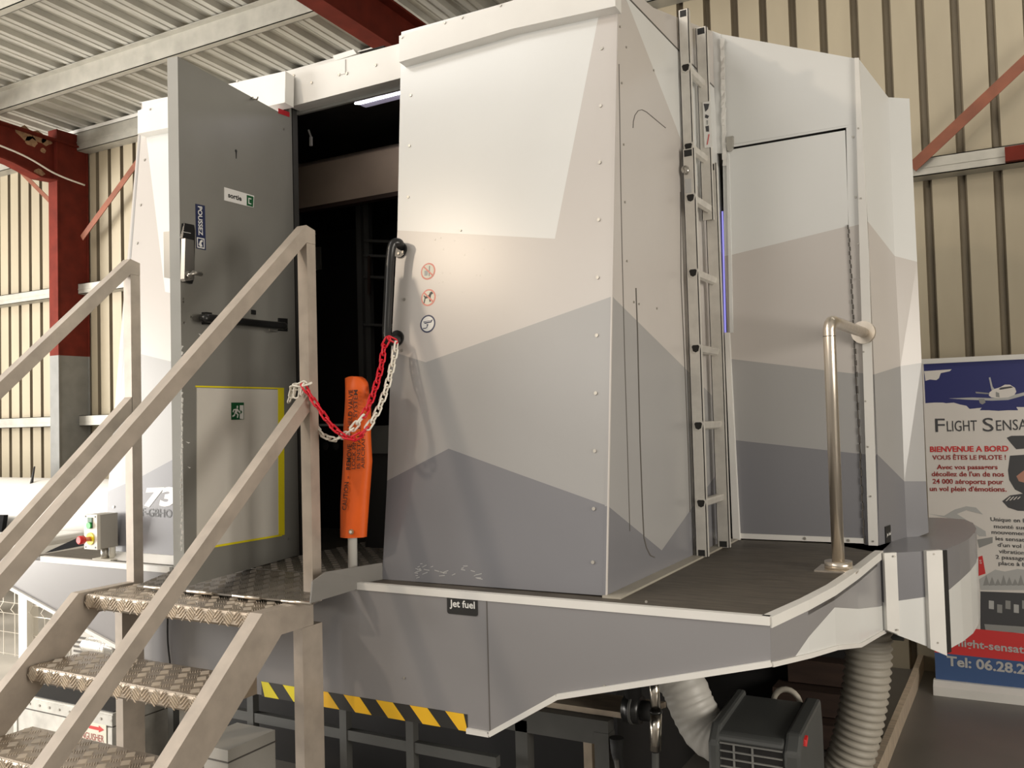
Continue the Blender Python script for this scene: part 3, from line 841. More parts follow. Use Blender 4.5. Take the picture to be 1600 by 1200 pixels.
# ---- open door leaf
HG = V((-2.640, 2.86, 0)); FE = V((-2.512, 2.166, 0))
dd = (FE - HG).normalized(); dn = V((-dd.y, dd.x, 0))          # dn points to the inner (visible) face
if dn.x < 0: dn = -dn
dz0, dz1 = 1.172, 3.012
dp = lambda p, l=0.0: on_plane(p, HG + dn * l, dn)
mb = MB()
c0, c1 = HG, FE
mb.prism([c0 + V((0, 0, dz0)), c1 + V((0, 0, dz0)), c1 + V((0, 0, dz1)), c0 + V((0, 0, dz1))], -dn * 0.044, GREYPANEL, side=DOOREDGE)
LEAF = mb.build('door_leaf', SIM)
mb = MB()
KP = [(304, 603), (443, 607), (444.5, 835.5), (303, 861)]
mb.prism([dp((307, 606)), dp((433.5, 609)), dp((434.5, 837)), dp((307, 858))], dn * 0.002, KICK)
tag(mb.build('kick_panel', LEAF), 'cream sheet on the lower half of the door')
mb = MB()
mb.prism([dp((433.5, 607)), dp((443, 607)), dp((444, 835.5)), dp((434.5, 837))], dn * 0.0025, YELLOW)
mb.prism([dp((305, 602.5)), dp((443, 606)), dp((443, 608)), dp((305, 605)), ], dn * 0.0025, YELLOW)
mb.prism([dp((305, 857)), dp((440, 834.5)), dp((440, 837.5)), dp((305, 860.5))], dn * 0.0025, YELLOW)
mb.build('yellow_tape', LEAF)
mb = MB()
mb.prism([dp((434.5, 169)), dp((452, 175.5)), dp((452, 183)), dp((434.5, 177))], dn * 0.0015, REDTAPE)
mb.build('red_tape', LEAF)
# exit pictogram on the kick panel
mb = MB()
e0, e1, e2 = dp((360.5, 629)), dp((380, 629)), dp((360.5, 656))
ux, uy = e1 - e0, e0 - e2
def ep(x, y, l): return e2 + ux * x + uy * y + dn * l
def epoly(pts, mt, l): mb.prism([ep(a, b, l) for a, b in pts], -dn * 0.0006, mt)
mb.prism([ep(a, b, 0.0034) for a, b in ((0, 0), (1, 0), (1, 1), (0, 1))], -dn * 0.003, S_GREEN)
epoly([(0.66, 0.05), (0.95, 0.02), (0.95, 0.84), (0.66, 0.84)], S_WHITE, 0.0040)
epoly([(0.40, 0.68), (0.50, 0.66), (0.52, 0.80), (0.42, 0.82)], S_WHITE, 0.0040)
epoly([(0.22, 0.62), (0.48, 0.64), (0.62, 0.48), (0.70, 0.50), (0.70, 0.42), (0.60, 0.40), (0.48, 0.52), (0.42, 0.40), (0.56, 0.30), (0.50, 0.10), (0.42, 0.12), (0.46, 0.28), (0.30, 0.38), (0.26, 0.22), (0.08, 0.16), (0.06, 0.24), (0.20, 0.30), (0.30, 0.56), (0.20, 0.54), (0.14, 0.42), (0.08, 0.46), (0.14, 0.60)], S_WHITE, 0.0040)
epoly([(0.70, 0.30), (0.84, 0.44), (0.70, 0.58)], S_GREEN, 0.0046)
tag(mb.build('exit_pictogram', LEAF), 'green running figure exit sign')
# sortie sign
mb = MB()
mb.prism([dp((350, 292.5)), dp((396.5, 306)), dp((395.5, 324.5)), dp((350, 313))], dn * 0.002, S_WHITE)
mb.prism([dp((385.5, 304.5), .002), dp((396, 307.5), .002), dp((395.3, 323.5), .002), dp((385.5, 321), .002)], dn * 0.0006, S_GREEN)
mb.prism([dp((388, 309), .0026), dp((392.5, 310.2), .0026), dp((392.5, 311.5), .0026), dp((389.2, 310.7), .0026), dp((389.2, 317), .0026), dp((392.5, 318), .0026), dp((392.5, 319.5), .0026), dp((388, 318.2), .0026)], dn * 0.0005, S_WHITE)
a, b = dp((356.5, 308), 0.0026), dp((377.5, 314), 0.0026)
lettering(mb, 'sortie', a, b, V((0, 0, 0.019)), S_BLACK, 0.03)
tag(mb.build('exit_sign', LEAF), 'white sign reading sortie')
# POUSSEZ sign
mb = MB()
mb.prism([dp((305, 318.5)), dp((319.5, 321.5)), dp((321, 391)), dp((306.5, 388))], dn * 0.002, S_NAVY)
lettering(mb, 'POUSSEZ', dp((309.3, 322), .0026), dp((310.5, 367.5), .0026), dp((316, 323), .0026) - dp((309.3, 322), .0026), S_WHITE, 0.02)
fr = [(307.5, 370.5), (319.2, 372.8), (319.6, 389), (308.2, 386.8)]
fi = [(308.9, 372.3), (318.0, 374.2), (318.3, 387.2), (309.4, 385.3)]
for i in range(4):
    j = (i + 1) % 4
    mb.prism([dp(fr[i], .0026), dp(fr[j], .0026), dp(fi[j], .0026), dp(fi[i], .0026)], dn * 0.0004, S_WHITE)
mb.prism([dp(p, .0026) for p in ((310.5, 382), (312.5, 376), (316, 374.5), (316.8, 377.5), (314.2, 379.5), (316.4, 385), (313, 385.8))], dn * 0.0004, S_WHITE)
tag(mb.build('push_sign', LEAF), 'dark blue sign reading POUSSEZ')
# lock
mb = MB()
mb.prism([dp((284, 349)), dp((299, 352)), dp((300.5, 361)), dp((300, 399)), dp((299, 436)), dp((296, 444)), dp((283, 441)), dp((281, 372))], dn * 0.012, BLACK)
LK = mb.build('lock', LEAF)
mb = MB()
mb.prism([dp((283.5, 373), .012), dp((297, 376), .012), dp((298, 410), .012), dp((297, 438), .012), dp((284, 440), .012), dp((282, 436), .012)], dn * 0.016, NICKEL)
mb.tube([dp((294, 433), .028), dp((297, 430), .05), dp((302, 426), .055), dp((314, 428.5), .05)], 0.008, NICKEL, 8)
mb.disc(dp((296, 431), .028), dn, 0.016, NICKEL, 0.006, 16)
mb.prism([dp((284.5, 361.5), .012), dp((298, 364), .012), dp((298, 365), .012), dp((284.5, 362.5), .012)], dn * 0.0006, S_LGREY)
tag(mb.build('lock_lever', LK), 'nickel lock case and lever')
mb = MB()
o1 = FE - dn * 0.044
mb.prism([o1 + V((0, 0.0, 2.24)), o1 + V((0, 0.0, 2.40)), o1 + V((0, 0.06, 2.40)), o1 + V((0, 0.06, 2.24))], -dn * 0.025, NICKEL)
mb.build('outer_lock', LEAF)
# bar handle on the door
mb = MB()
path = spline([dp((318, 497), .008), dp((319, 497), .05), dp((324, 497), .06), dp((360, 501), .06), dp((400, 505.5), .06), dp((438, 509), .06), dp((443, 509.5), .05), dp((444, 509), .008)], 5)
mb.tube(path, 0.015, BLACK, 10)
DBH = mb.build('bar_handle', LEAF)
mb = MB()
mb.prism([dp((315, 488)), dp((324, 489)), dp((324, 508)), dp((315, 507))], dn * 0.02, BLACK)
mb.build('mounting_foot', DBH)
mb = MB()
mb.prism([dp((434, 497)), dp((447, 498)), dp((447, 518)), dp((434, 517))], dn * 0.008, BLACK)
mb.build('mounting_foot', DBH)
mb = MB()
mb.tube([dp((420, 510), .03), dp((421, 517), .03), dp((425, 518.5), .03), dp((433, 518), .03), dp((433, 513), .03)], 0.002, NICKEL, 6)
mb.build('wire_clip', DBH)
mb = MB()
mb.tube([dp((395, 152)), dp((396, 155), .02), dp((402, 155), .03), dp((403, 152), .02)], 0.003, NICKEL, 6)
mb.build('hook', LEAF)
mb = MB()
mb.disc(dp((368.5, 236)), dn, 0.006, S_BLACK, 0.002, 10)
mb.prism([dp((368, 237)), dp((369.5, 237)), dp((369, 248)), dp((368.5, 248))], dn * 0.002, S_BLACK)
mb.build('keyhole', LEAF)
mb = MB()
mb.prism([dp((392, 484)), dp((398, 485)), dp((398, 492)), dp((392, 491))], dn * 0.006, S_BLACK)
mb.build('bolt_plate', LEAF)
for p in ((286, 467), (286, 472), (287, 504), (298, 495), (443, 202), (450, 842)):
    mb = MB()
    mb.disc(dp(p), dn, 0.004, NICKEL, 0.002, 8)
    mb.build('screw', LEAF)
mb = MB()                                # chipped paint along the closing edge
rnd = random.Random(2)
for y in list(range(540, 860, 9)):
    x0 = 283 + rnd.uniform(-1, 1)
    mb.prism([dp((x0, y)), dp((x0 + rnd.uniform(1, 3), y + 1)), dp((x0 + rnd.uniform(0.5, 2.5), y + rnd.uniform(3, 9))), dp((x0 - 0.5, y + 6))], dn * 0.0008, S_WHITE)
for p, s in (((290, 690), 7), ((310, 521), 4), ((316, 523), 3), ((293, 729), 5)):
    mb.prism([dp(p), dp((p[0] + s, p[1] + 1.5)), dp((p[0] + s * .6, p[1] + 3))], dn * 0.0008, S_WHITE)
mb.build('paint_chips', LEAF)

# rounded pod at the tail, right of the deck
mb = MB()
tz = DECK + 0.0
fp0 = V((-0.484, 3.766)); fp1 = V((-0.300, 3.915))
rim = [fp0, fp1, V((-0.272, 3.96)), V((-0.235, 4.12)), V((-0.207, 4.30)), V((-0.193, 4.5)), V((-0.192, 4.66)), V((-0.215, 4.88)), V((-0.26, 5.02)), V((-0.36, 5.06)), V((-0.8, 5.06)), V((-0.8, 4.05))]
low = [0.862, 0.763, 0.770, 0.765, 0.760, 0.758, 0.758, 0.758, 0.758, 0.758, 0.758, 0.80]
cutf = [0.64, 0.44, 0.42, 0.37, 0.34, 0.33, 0.33, 0.33, 0.33, 0.33, 0.33, 0.33]
vt = [V((p.x, p.y, tz)) for p in rim]
mb.face(vt, DARKGREY)
n = len(rim)
for i in range(n):
    j = (i + 1) % n
    a, b = rim[i], rim[j]
    za = tz + (low[i] - tz) * cutf[i]; zb = tz + (low[j] - tz) * cutf[j]
    mb.face([(a.x, a.y, tz), (a.x, a.y, za), (b.x, b.y, zb), (b.x, b.y, tz)], DARKGREY)
    mb.face([(a.x, a.y, za), (a.x, a.y, low[i]), (b.x, b.y, low[j]), (b.x, b.y, zb)], WHITE)
mb.face([(p.x, p.y, z) for p, z in zip(rim, low)][::-1], INNER)
TP = mb.build('tail_pod', SIM)
mb = MB()
fdir = (fp1 - fp0).normalized(); fn = V((fdir.y, -fdir.x, 0))
def fat(t, z, l=0.0):
    p = fp0 + (fp1 - fp0) * t; return V((p.x, p.y, z)) + fn * l
def fz(t): return 0.862 + (0.763 - 0.862) * t
mb.prism([fat(0, tz + .003), fat(0.22, tz + .003), fat(0.22, fz(.22) + 0.004), fat(0, fz(0) + 0.004)], fn * 0.014, ALU)
mb.prism([fat(0.74, tz + .003), fat(1.03, tz + .003), fat(1.03, fz(1) - 0.01), fat(0.74, fz(.74) - 0.004)], fn * 0.02, ALU)
mb.prism([fat(1.03, tz), fat(1.15, tz), fat(1.15, fz(1)), fat(1.03, fz(1) - 0.006)], fn * 0.008, GAP)
for t, zz in ((0.16, tz - .01), (0.16, fz(.16) + .02), (0.87, tz - .01), (0.87, fz(.87) + .03)):
    mb.disc(fat(t, zz, 0.02), fn, 0.004, SCREW, 0.002, 8)
mb.build('pod_trim', TP)
mb = MB()
mb.box(-0.498, -0.484, 3.79, 3.80, 0.86, tz, SEAM)
mb.build('pod_gap', TP)

# ------------------------------------------------------------------ checker plate
def checker(mb, o, ux, uy, lf, sp, m, pitch=0.030, h=0.0016):
    """lugs of five-bar plate on the rectangle o + a*ux + b*uy"""
    o, ux, uy = V(o), V(ux), V(uy); W = ux.length; D = uy.length
    x, y = ux.normalized(), uy.normalized(); n = x.cross(y)
    if n.z < 0 and abs(n.z) > 0.5: n = -n
    cols = int(W / pitch); rows = max(1, int(D / pitch)); k = mb.mi(m)
    px, py = W / cols, D / rows
    for i in range(cols):
        for j in range(rows):
            c = o + x * (px * (i + 0.5)) + y * (py * (j + 0.5))
            s2 = math.sqrt(0.5)
            d, e = ((x + y) * s2, (x - y) * s2) if (i + j) % 2 else ((x - y) * s2, (x + y) * s2)
            L = min(px, py) * (lf or 0.31); wd = min(px, py) * 0.034
            for q in range(5):
                s = (q - 2) * min(px, py) * (sp or 0.172)
                cc = c + e * s
                b = [cc - d * L - e * wd, cc + d * L - e * wd, cc + d * L + e * wd, cc - d * L + e * wd]
                t = [cc - d * L * .85 - e * wd * .4 + n * h, cc + d * L * .85 - e * wd * .4 + n * h, cc + d * L * .85 + e * wd * .4 + n * h, cc - d * L * .85 + e * wd * .4 + n * h]
                bv = [mb.bm.verts.new(v) for v in b]; tv = [mb.bm.verts.new(v) for v in t]
                fs = [tv] + [[bv[z], bv[(z + 1) % 4], tv[(z + 1) % 4], tv[z]] for z in range(4)]
                for f in fs:
                    f = mb.bm.faces.new(f); f.material_index = k
                    f.normal_update()
                    if f.normal.dot(n) < -0.01: f.normal_flip()

# gangway plate bridging stairs and cabin
GW = thing('gangway_plate', 'dark checker plate bridging the top step and the cabin doorway', 'gangway', (-2.4, 2.6, 1.15))
mb = MB()
gx0, gx1 = -2.95, -2.075
GPM = mat('dull_checker_plate', (0.20, 0.18, 0.155), rough=0.45, metal=0.5, var=0.2, scale=14)
mb.prism([(gx0, 2.32, 1.122), (gx1, 2.32, 1.122), (gx1, 2.56, 1.166), (gx0, 2.56, 1.166)], (0, 0, -0.006), GPM)
checker(mb, (gx0, 2.32, 1.122), (gx1 - gx0, 0, 0), (0, 0.24, 0.044), 0, 0, GPM, 0.036, 0.002)
mb.build('plate', GW)
mb = MB()
mb.prism([(-2.645, 2.565, 1.168), (gx1, 2.565, 1.168), (gx1, 3.75, 1.168), (-2.645, 3.75, 1.168)], (0, 0, -0.006), GPM)
checker(mb, (-2.645, 2.565, 1.168), (gx1 + 2.645, 0, 0), (0, 1.17, 0), 0, 0, GPM, 0.040, 0.0022)
mb.build('cabin_floor', SIM)
mb = MB()
for i in range(4):
    xa = -2.90 + i * 0.23
    mb = MB()
    mb.tube([(xa, 2.315, 1.12), (xa + 0.13, 2.315, 1.12)], 0.006, STEEL, 8)
    mb.build('hinge', GW)
KERB = mat('grey_kerb_paint', (0.20, 0.19, 0.175), rough=0.5, var=0.08)
mb = MB()
mb.prism([(-2.068, 2.30, 1.125), (-2.000, 2.602, 1.150), (-2.005, 2.606, 1.215), (-2.060, 2.37, 1.217), (-2.066, 2.31, 1.195)], (-0.006, 0, 0), KERB)
mb.build('side_upstand', GW)

# ------------------------------------------------------------------ stairs
ST = thing('access_stairs', 'bare metal access stairs with checker plate treads and square tube handrails', 'stairs', (-2.62, 1.8, 0))
XL0, XL1 = -3.113, -3.070
XR0, XR1 = -2.190, -2.147
rise = 0.21; treads = []
fronts = [2.18, 1.957, 1.734, 1.511, 1.288]
for i, fy in enumerate(fronts):
    z = 1.105 - rise * i
    mb = MB()
    x0, x1 = XL1 + 0.012, XR0 - 0.018
    dep = 0.235 if i else 0.24
    rr = 0.010
    prof = [(fy + rr, z), (fy + rr * 0.3, z - rr * 0.3), (fy, z - rr), (fy, z - 0.045), (fy + 0.010, z - 0.054)]
    pts = [(x0, a, b) for a, b in [(fy + dep, z)] + prof] + [(x0, fy + dep, z - 0.054)]
    mb.prism(pts, (x1 - x0, 0, 0), TREAD)
    checker(mb, (x0, fy + rr + 0.004, z), (x1 - x0, 0, 0), (0, dep - rr - 0.012, 0), 0, 0, TREADLUG, 0.044, 0.0030)
    checker(mb, (x0, fy - 0.0002, z - 0.047), (x1 - x0, 0, 0), (0, 0, 0.0431), 0.46, 0.235, TREADLUG, 0.043, 0.0032)
    mb.build('tread', ST)
# sloping stringers
slope = 0.945
for x0, x1 in ((XL0, XL1), (XR0 - 0.012, XR1)):
    mb = MB()
    hz = 1.112
    ya, yb = 2.16, 2.40
    sl = lambda y: hz + (y - ya) * slope
    yend = ya - (hz - 0.0) / slope
    pts = [(x0, yb, hz), (x0, ya, hz), (x0, yend, 0.0), (x0, yend + 0.17, 0.0), (x0, ya + 0.085, hz - 0.085), (x0, yb, hz - 0.085)]
    mb.prism(pts, (x1 - x0, 0, 0), RAILST)
    mb.build('stringer', ST)
# posts, legs and rails
tops = 2.405
for k, (x0, x1) in enumerate(((XL0, XL1), (XR0, XR1))):
    mb = MB()
    mb.prism([(x0, 2.40, 1.10), (x1, 2.40, 1.10), (x1, 2.40, 2.349 - 0.018 * (k == 0)), (x0, 2.40, 2.349 - 0.018 * (k == 0))], (0, 0.045, 0), RAILST)
    mb.build('post', ST)
    mb = MB()
    mb.box(x0 + 0.001, x1 - 0.001, 2.345, 2.445, 0, 1.026, RAILST)
    mb.build('leg', ST)
    mb = MB()
    # top rail, mitred onto the post
    ot, om = ((-0.018, 0.020), (0, 0))[k]
    def railtop(y): return 2.412 + ot + (y - 2.40) * slope
    y_end = 0.62
    h = 0.062
    pts = [(x0, 2.40, railtop(2.40)), (x0, 2.4455, railtop(2.40) - 0.012), (x0, 2.4455, railtop(2.40) - h), (x0, 2.40, railtop(2.40) - h), (x0, y_end, railtop(y_end) - h), (x0, y_end, railtop(y_end))]
    mb.prism(pts, (x1 - x0, 0, 0), RAILST)
    mb.build('handrail', ST)
    mb = MB()
    mt = lambda y: 1.822 + om + (y - 2.40) * slope
    pts = [(x0, 2.402, mt(2.402)), (x0, 2.402, mt(2.402) - h), (x0, 0.62, mt(0.62) - h), (x0, 0.62, mt(0.62))]
    mb.prism(pts, (x1 - x0, 0, 0), RAILST)
    mb.build('mid_rail', ST)
    mb = MB()
    mb.box(x0 + 0.001, x1 - 0.001, 0.622, 0.665, 0, railtop(0.63) - 0.004, RAILST)
    mb.build('newel_post', ST)

# ------------------------------------------------------------------ ladder
LD = thing('aluminium_ladder', 'two section aluminium ladder standing against the side of the cabin', 'ladder', (-1.09, 3.57, DECK))
def channel(mb, x0, x1, y, inward, z0, z1):
    t = 0.003; dpt = 0.024 * inward
    ya, yb = sorted((y, y + t * inward)); yc, yd = sorted((y, y + dpt))
    mb.box(x0, x1, ya, yb, z0, z1, LADDERM)
    mb.box(x0, x0 + t, yc, yd, z0, z1, LADDERM); mb.box(x1 - t, x1, yc, yd, z0, z1, LADDERM)
for z0, z1, dx in ((DECK + 0.004, 2.762, 0.0), (2.52, 3.335, -0.012)):
    for y, inw, xa, xb in ((3.44, 1, -1.121, -1.074), (3.70, 1, -1.113, -1.062)):
        xa, xb = xa + dx * 0.6, xb + dx
        yy = y + (0.028 if dx and y < 3.5 else 0) - (0.0 if y < 3.5 else (0.03 if dx else 0))
        mb = MB(); channel(mb, xa, xb, yy, inw, z0, z1)
        r = mb.build('rail', LD)
        mb = MB()
        mb.box(xa + 0.008, xb - 0.008, yy - 0.001, yy + 0.022, z1 - 0.03, z1 - 0.004, RUBBER)
        if z0 < 2:
            mb.build('end_cap', r); mb = MB()
            mb.box(xa + 0.010, xb - 0.010, yy - 0.001, yy + 0.022, z0 + 0.002, z0 + 0.026, RUBBER)
        mb.build('end_cap', r)
for z in (3.095, 2.776, 2.565, 2.268, 1.970, 1.668, 1.366):
    up = z > 2.7
    xx = -1.093 if not up else -1.103
    mb = MB()
    D = [(-0.017, 0.010), (-0.012, 0.016), (0.012, 0.016), (0.017, 0.010), (0.012, -0.010), (0, -0.016), (-0.012, -0.010)]
    y0, y1 = (3.442, 3.72) if not up else (3.468, 3.69)
    mb.prism([(xx + a, y0, z + b) for a, b in D], (0, y1 - y0, 0), LADDERM)
    mb.prism([(xx + a * 1.25, y0 - 0.004, z + b * 1.25) for a, b in D], (0, 0.004, 0), LADDERM)
    mb.prism([(xx + a * 0.9, y0 - 0.0052, z + b * 0.9) for a, b in D], (0, 0.001, 0), GAP)
    mb.build('rung', LD)
lp = P_y(3.705)
mb = MB()
pl3 = P_y(3.666)
q = [pl3((1098, 160)), pl3((1110, 158)), pl3((1113, 230)), pl3((1101, 231))]
mb.prism(q, (0, -0.001, 0), S_WHITE)
def lq(x, y): return pl3((1098.5 + x * 11 + y * 3, 161 + y * 68)) + V((0, -0.002, 0))
for pts, mt in (([(.1, .02), (.9, .02), (.7, .14), (.3, .2)], S_DGREY), ([(.3, .26), (.8, .30), (.6, .36), (.2, .34)], S_DGREY), ([(.4, .40), (.6, .40), (.55, .50), (.42, .5)], S_GREY), ([(.2, .54), (.7, .52), (.7, .66), (.3, .66)], S_DGREY), ([(.62, .72), (.74, .72), (.40, .96), (.28, .96)], S_RED)):
    mb.prism([lq(a, b) for a, b in pts], (0, -0.0004, 0), mt)
tag(mb.build('safety_sticker', LD), 'white pictogram sticker on the rear rail')
mb = MB()
pl4 = P_y(3.44)
mb.prism([pl4((1070, 280)), pl4((1080, 279)), pl4((1081, 301)), pl4((1071, 302))], (0, -0.001, 0), S_LGREY)
tag(mb.build('rating_sticker', LD), 'small grey sticker on the front rail')
mb = MB()
mb.tube([pl4((1070, 262)) + V((0, -.004, 0)), pl4((1076, 268)) + V((0, -.012, 0)), pl4((1072, 271)) + V((0, -.006, 0))], 0.009, NICKEL, 8)
mb.disc(pl4((1071, 265)), (0, -1, 0), 0.016, NICKEL, 0.006, 12)
mb.build('rail_clamp', LD)
mb = MB()
for k in range(5):
    y = 465 + k * 24
    mb.prism([cy((1124.5, y)), cy((1127.5, y)), cy((1128.5, y + 15)), cy((1125.5, y + 15))], (0, -0.006, 0), GAP)
tag(mb.build('cable_tray', SIM), 'dark slotted strip beside the lit slot')

# ------------------------------------------------------------------ stainless rail on the deck
HR = thing('tube_handrail', 'stainless tube handrail bent from the deck to the cabin corner', 'handrail', (-0.575, 3.345, DECK))
mb = MB()
ztop = 2.032
mb.tube([(-0.575, 3.345, DECK + 0.02), (-0.575, 3.345, ztop - 0.03)] + [(-0.575 + 0.002 * k, 3.345 + 0.03 * (1 - math.cos(math.radians(k * 22.5))), ztop - 0.03 + 0.03 * math.sin(math.radians(k * 22.5))) for k in range(1, 5)] + [(-0.545, 3.965, ztop)], 0.0215, STEEL, 18)
mb.build('tube', HR)
mb = MB()
mb.tube([(-0.575, 3.345, ztop - 0.055), (-0.575, 3.345, ztop - 0.053)], 0.0222, SEAM, 18)
mb.build('joint', HR)
mb = MB()
mb.tube([(-0.575, 3.345, DECK + 0.004), (-0.575, 3.345, DECK + 0.030)], 0.047, STEEL, 24)
mb.box(-0.645, -0.505, 3.275, 3.415, DECK, DECK + 0.005, STEEL)
mb.build('base_flange', HR)
mb = MB()
mb.tube([(-0.546, 3.945, ztop), (-0.545, 3.972, ztop)], 0.047, STEEL, 24)
mb.build('wall_flange', HR)

# ------------------------------------------------------------------ caution streamer
CS = thing('caution_streamer', 'bright orange warning streamer lettered CAUTION on a pale pole', 'streamer', (-2.1, 2.52, 1.15))
STY = 2.51
cs = P_y(STY)
outline = [(539, 591), (547, 588.5), (556, 588), (563, 592), (569, 600), (572.5, 612), (572.5, 680), (574.5, 720), (572.5, 740), (568, 800), (566, 840), (531, 840), (532, 800), (535, 720), (537, 660)]
mb = MB()
for p, q in ((0, 0),):
    left = [(539, 591), (538, 640), (537, 680), (535, 720), (533, 780), (531, 840)]
    right = [(569, 600), (572.5, 640), (572.5, 680), (574.5, 720), (570, 780), (566, 840)]
    cols = 7
    grid = []
    for i in range(len(left) * 3 - 2):
        t = i / 3; k = min(int(t), len(left) - 2); f = t - k
        L = lerp(left[k], left[k + 1], f); R_ = lerp(right[k], right[k + 1], f)
        row = []
        for c in range(cols):
            u = c / (cols - 1)
            bulge = -0.014 * math.sin(math.pi * u) + 0.003 * math.sin(i * 0.9 + c * 1.3)
            if i == 0:
                top = [(539, 591), (546, 588.5), (553, 588), (558, 588.5), (563, 592), (567, 597), (569, 602)][c]
                pp = top
            else: pp = lerp(L, R_, u)
            row.append(cs(pp) + V((0, bulge, 0)))
        grid.append(row)
    vs = [[mb.bm.verts.new(p) for p in r] for r in grid]
    bs = [[mb.bm.verts.new(V((p.x, STY + 0.026 - (p.y - STY) * 0.2, p.z))) for p in r] for r in grid]
    k = mb.mi(ORANGE)
    def fc(l):
        f = mb.bm.faces.new(l); f.material_index = k; f.smooth = True
    for i in range(len(vs) - 1):
        for c in range(cols - 1):
            fc((vs[i + 1][c], vs[i + 1][c + 1], vs[i][c + 1], vs[i][c]))
            fc((bs[i][c], bs[i][c + 1], bs[i + 1][c + 1], bs[i + 1][c]))
        fc((vs[i][0], bs[i][0], bs[i + 1][0], vs[i + 1][0])); fc((bs[i][-1], vs[i][-1], vs[i + 1][-1], bs[i + 1][-1]))
    for c in range(cols - 1):
        fc((vs[0][c], vs[0][c + 1], bs[0][c + 1], bs[0][c]))
SLV = mb.build('sleeve', CS)
mb = MB()
cl = lambda p: cs(p)
def side_x(tab, y):
    for a, b in zip(tab[:-1], tab[1:]):
        if a[1] <= y <= b[1]: return a[0] + (b[0] - a[0]) * (y - a[1]) / (b[1] - a[1])
    return tab[0][0] if y < tab[0][1] else tab[-1][0]
def csl(p):                             # on the cloth, just proud of its bulge
    l, r = side_x(left, p[1]), side_x(right, p[1])
    u = min(max((p[0] - l) / (r - l), 0), 1)
    return on_y(p, STY - 0.014 * math.sin(math.pi * u) - 0.0085)
for body, p0, p1, cap in (('CAUTION', (541, 797), (545, 753), (-7, 0)), ('-', (546, 748), (546.3, 744), (-7, 0)), ('REMOVE', (547.5, 734), (549.5, 694), (-7, 0)), ('A', (549.6, 684), (549.8, 677), (-6, 0)), ('HELD VALVE', (550, 668), (551.5, 609), (-7, 0)),
                          ('LOCK PIN', (555, 733), (556.5, 687), (-6, 0)), ('SYSTEM', (558, 652), (559, 609), (-6.5, 0)),
                          ('IS INSTALLED', (562.5, 732), (564, 655), (-5.5, 0)), ('AIRCRAFT', (569.5, 732), (570.5, 676), (-5.5, 0))):
    lettering(mb, body, csl(p0), csl(p1), csl((p0[0] + cap[0], p0[1])) - csl(p0), ORTXT, 0.012)
tag(mb.build('lettering', SLV), 'black stencilled warning words')
mb = MB()
g = on_y((549, 831), STY - 0.016)
mb.tube([g + V((0, -0.004, 0)), g + V((0, 0.002, 0))], 0.0095, RUST, 16)
mb.tube([g + V((0, -0.006, 0)), g + V((0, 0.0, 0))], 0.005, ALU, 12)
mb.build('grommet', SLV)
mb = MB()
c = on_y((550.5, 862), STY + 0.014)
mb.tube([(c.x, STY + 0.014, 1.16), (c.x + 0.008, STY + 0.014, 1.80)], 0.0165, PIPE, 14)
mb.build('pole', CS)

# ------------------------------------------------------------------ plastic chains
def link_mesh(m, name):
    mb = MB()
    L, W_, r = 0.0200, 0.0095, 0.0036
    pts = []
    for k in range(16):
        t = 2 * math.pi * k / 16
        cx = L * 0.62 * (1 if math.cos(t) > 0 else -1)
        pts.append((cx + W_ * math.cos(t) * 0.9, W_ * math.sin(t), 0))
    mb.tube(pts, r, m, 6, closed=True)
    me = bpy.data.meshes.new(name); mb.bm.to_mesh(me); mb.bm.free(); me.materials.append(m)
    return me
LR = link_mesh(REDCH, 'red_chain_link'); LW = link_mesh(WHITECH, 'white_chain_link')
def chain_thing(name, label, pts, switch, first, second, extra=None):
    path = spline(pts, 12)
    o = thing(name, label, 'chain', pts[0], 'plastic chains across the doorway')
    base = V(pts[0])
    cum = [0]
    for a, b in zip(path[:-1], path[1:]): cum.append(cum[-1] + (b - a).length)
    pitch = 0.0300; n = int(cum[-1] / pitch); seq = []
    for i in range(n + 1):
        s = i * pitch; k = 0
        while k < len(cum) - 2 and cum[k + 1] < s: k += 1
        f = (s - cum[k]) / max(cum[k + 1] - cum[k], 1e-6)
        p = path[k] + (path[k + 1] - path[k]) * f; d = (path[k + 1] - path[k]).normalized()
        seq.append((p, d, first if s / cum[-1] < switch else second))
    for q in (extra or []): seq.append(q)
    for i, (p, d, me) in enumerate(seq):
        l = bpy.data.objects.new('link', me)
        COL.objects.link(l); l.parent = o
        y = d.cross(V((0, 1, 0.2))).normalized() if abs(d.y) < 0.9 else d.cross(V((1, 0, 0))).normalized()
        a = math.radians(25 if i % 2 else 100)
        yy = Matrix.Rotation(a, 3, d) @ y; zz = d.cross(yy)
        M = Matrix((d, yy, zz)).transposed().to_4x4(); M.translation = p - base
        l.matrix_local = M
        l['label'] = 'red plastic link' if me is LR else 'white plastic link'
    return o
knot = on_y((473, 604), 2.385)
ex = []
for px, py, yy, dv in ((461, 606, 2.388, (1, 0, 0.1)), (466, 602, 2.384, (1, 0.1, -0.2)), (472, 601, 2.384, (1, 0, 0.3)), (478, 601, 2.386, (0.8, 0.3, 0.2)), (457, 613, 2.392, (0.4, 0, 1)), (454, 621, 2.40, (0.5, 0, 1)), (463, 613, 2.384, (0.2, 0, 1)), (473, 608, 2.380, (0.3, 0.1, 1))):
    ex.append((on_y((px, py), yy), V(dv).normalized(), LW))
chain_thing('plastic_chain', 'plastic chain knotted round the stair post, red on the left and white on the right',
    [on_y((477, 607), 2.380), on_y((497, 636), 2.388), on_y((520, 667), 2.40), on_y((545, 684), 2.418), on_y((566, 677), 2.44), on_y((586, 650), 2.49), on_y((602, 612), 2.55), on_y((612, 575), 2.60), on_y((618, 545), 2.635), on_y((619, 536), 2.645)], 0.475, LR, LW, ex)
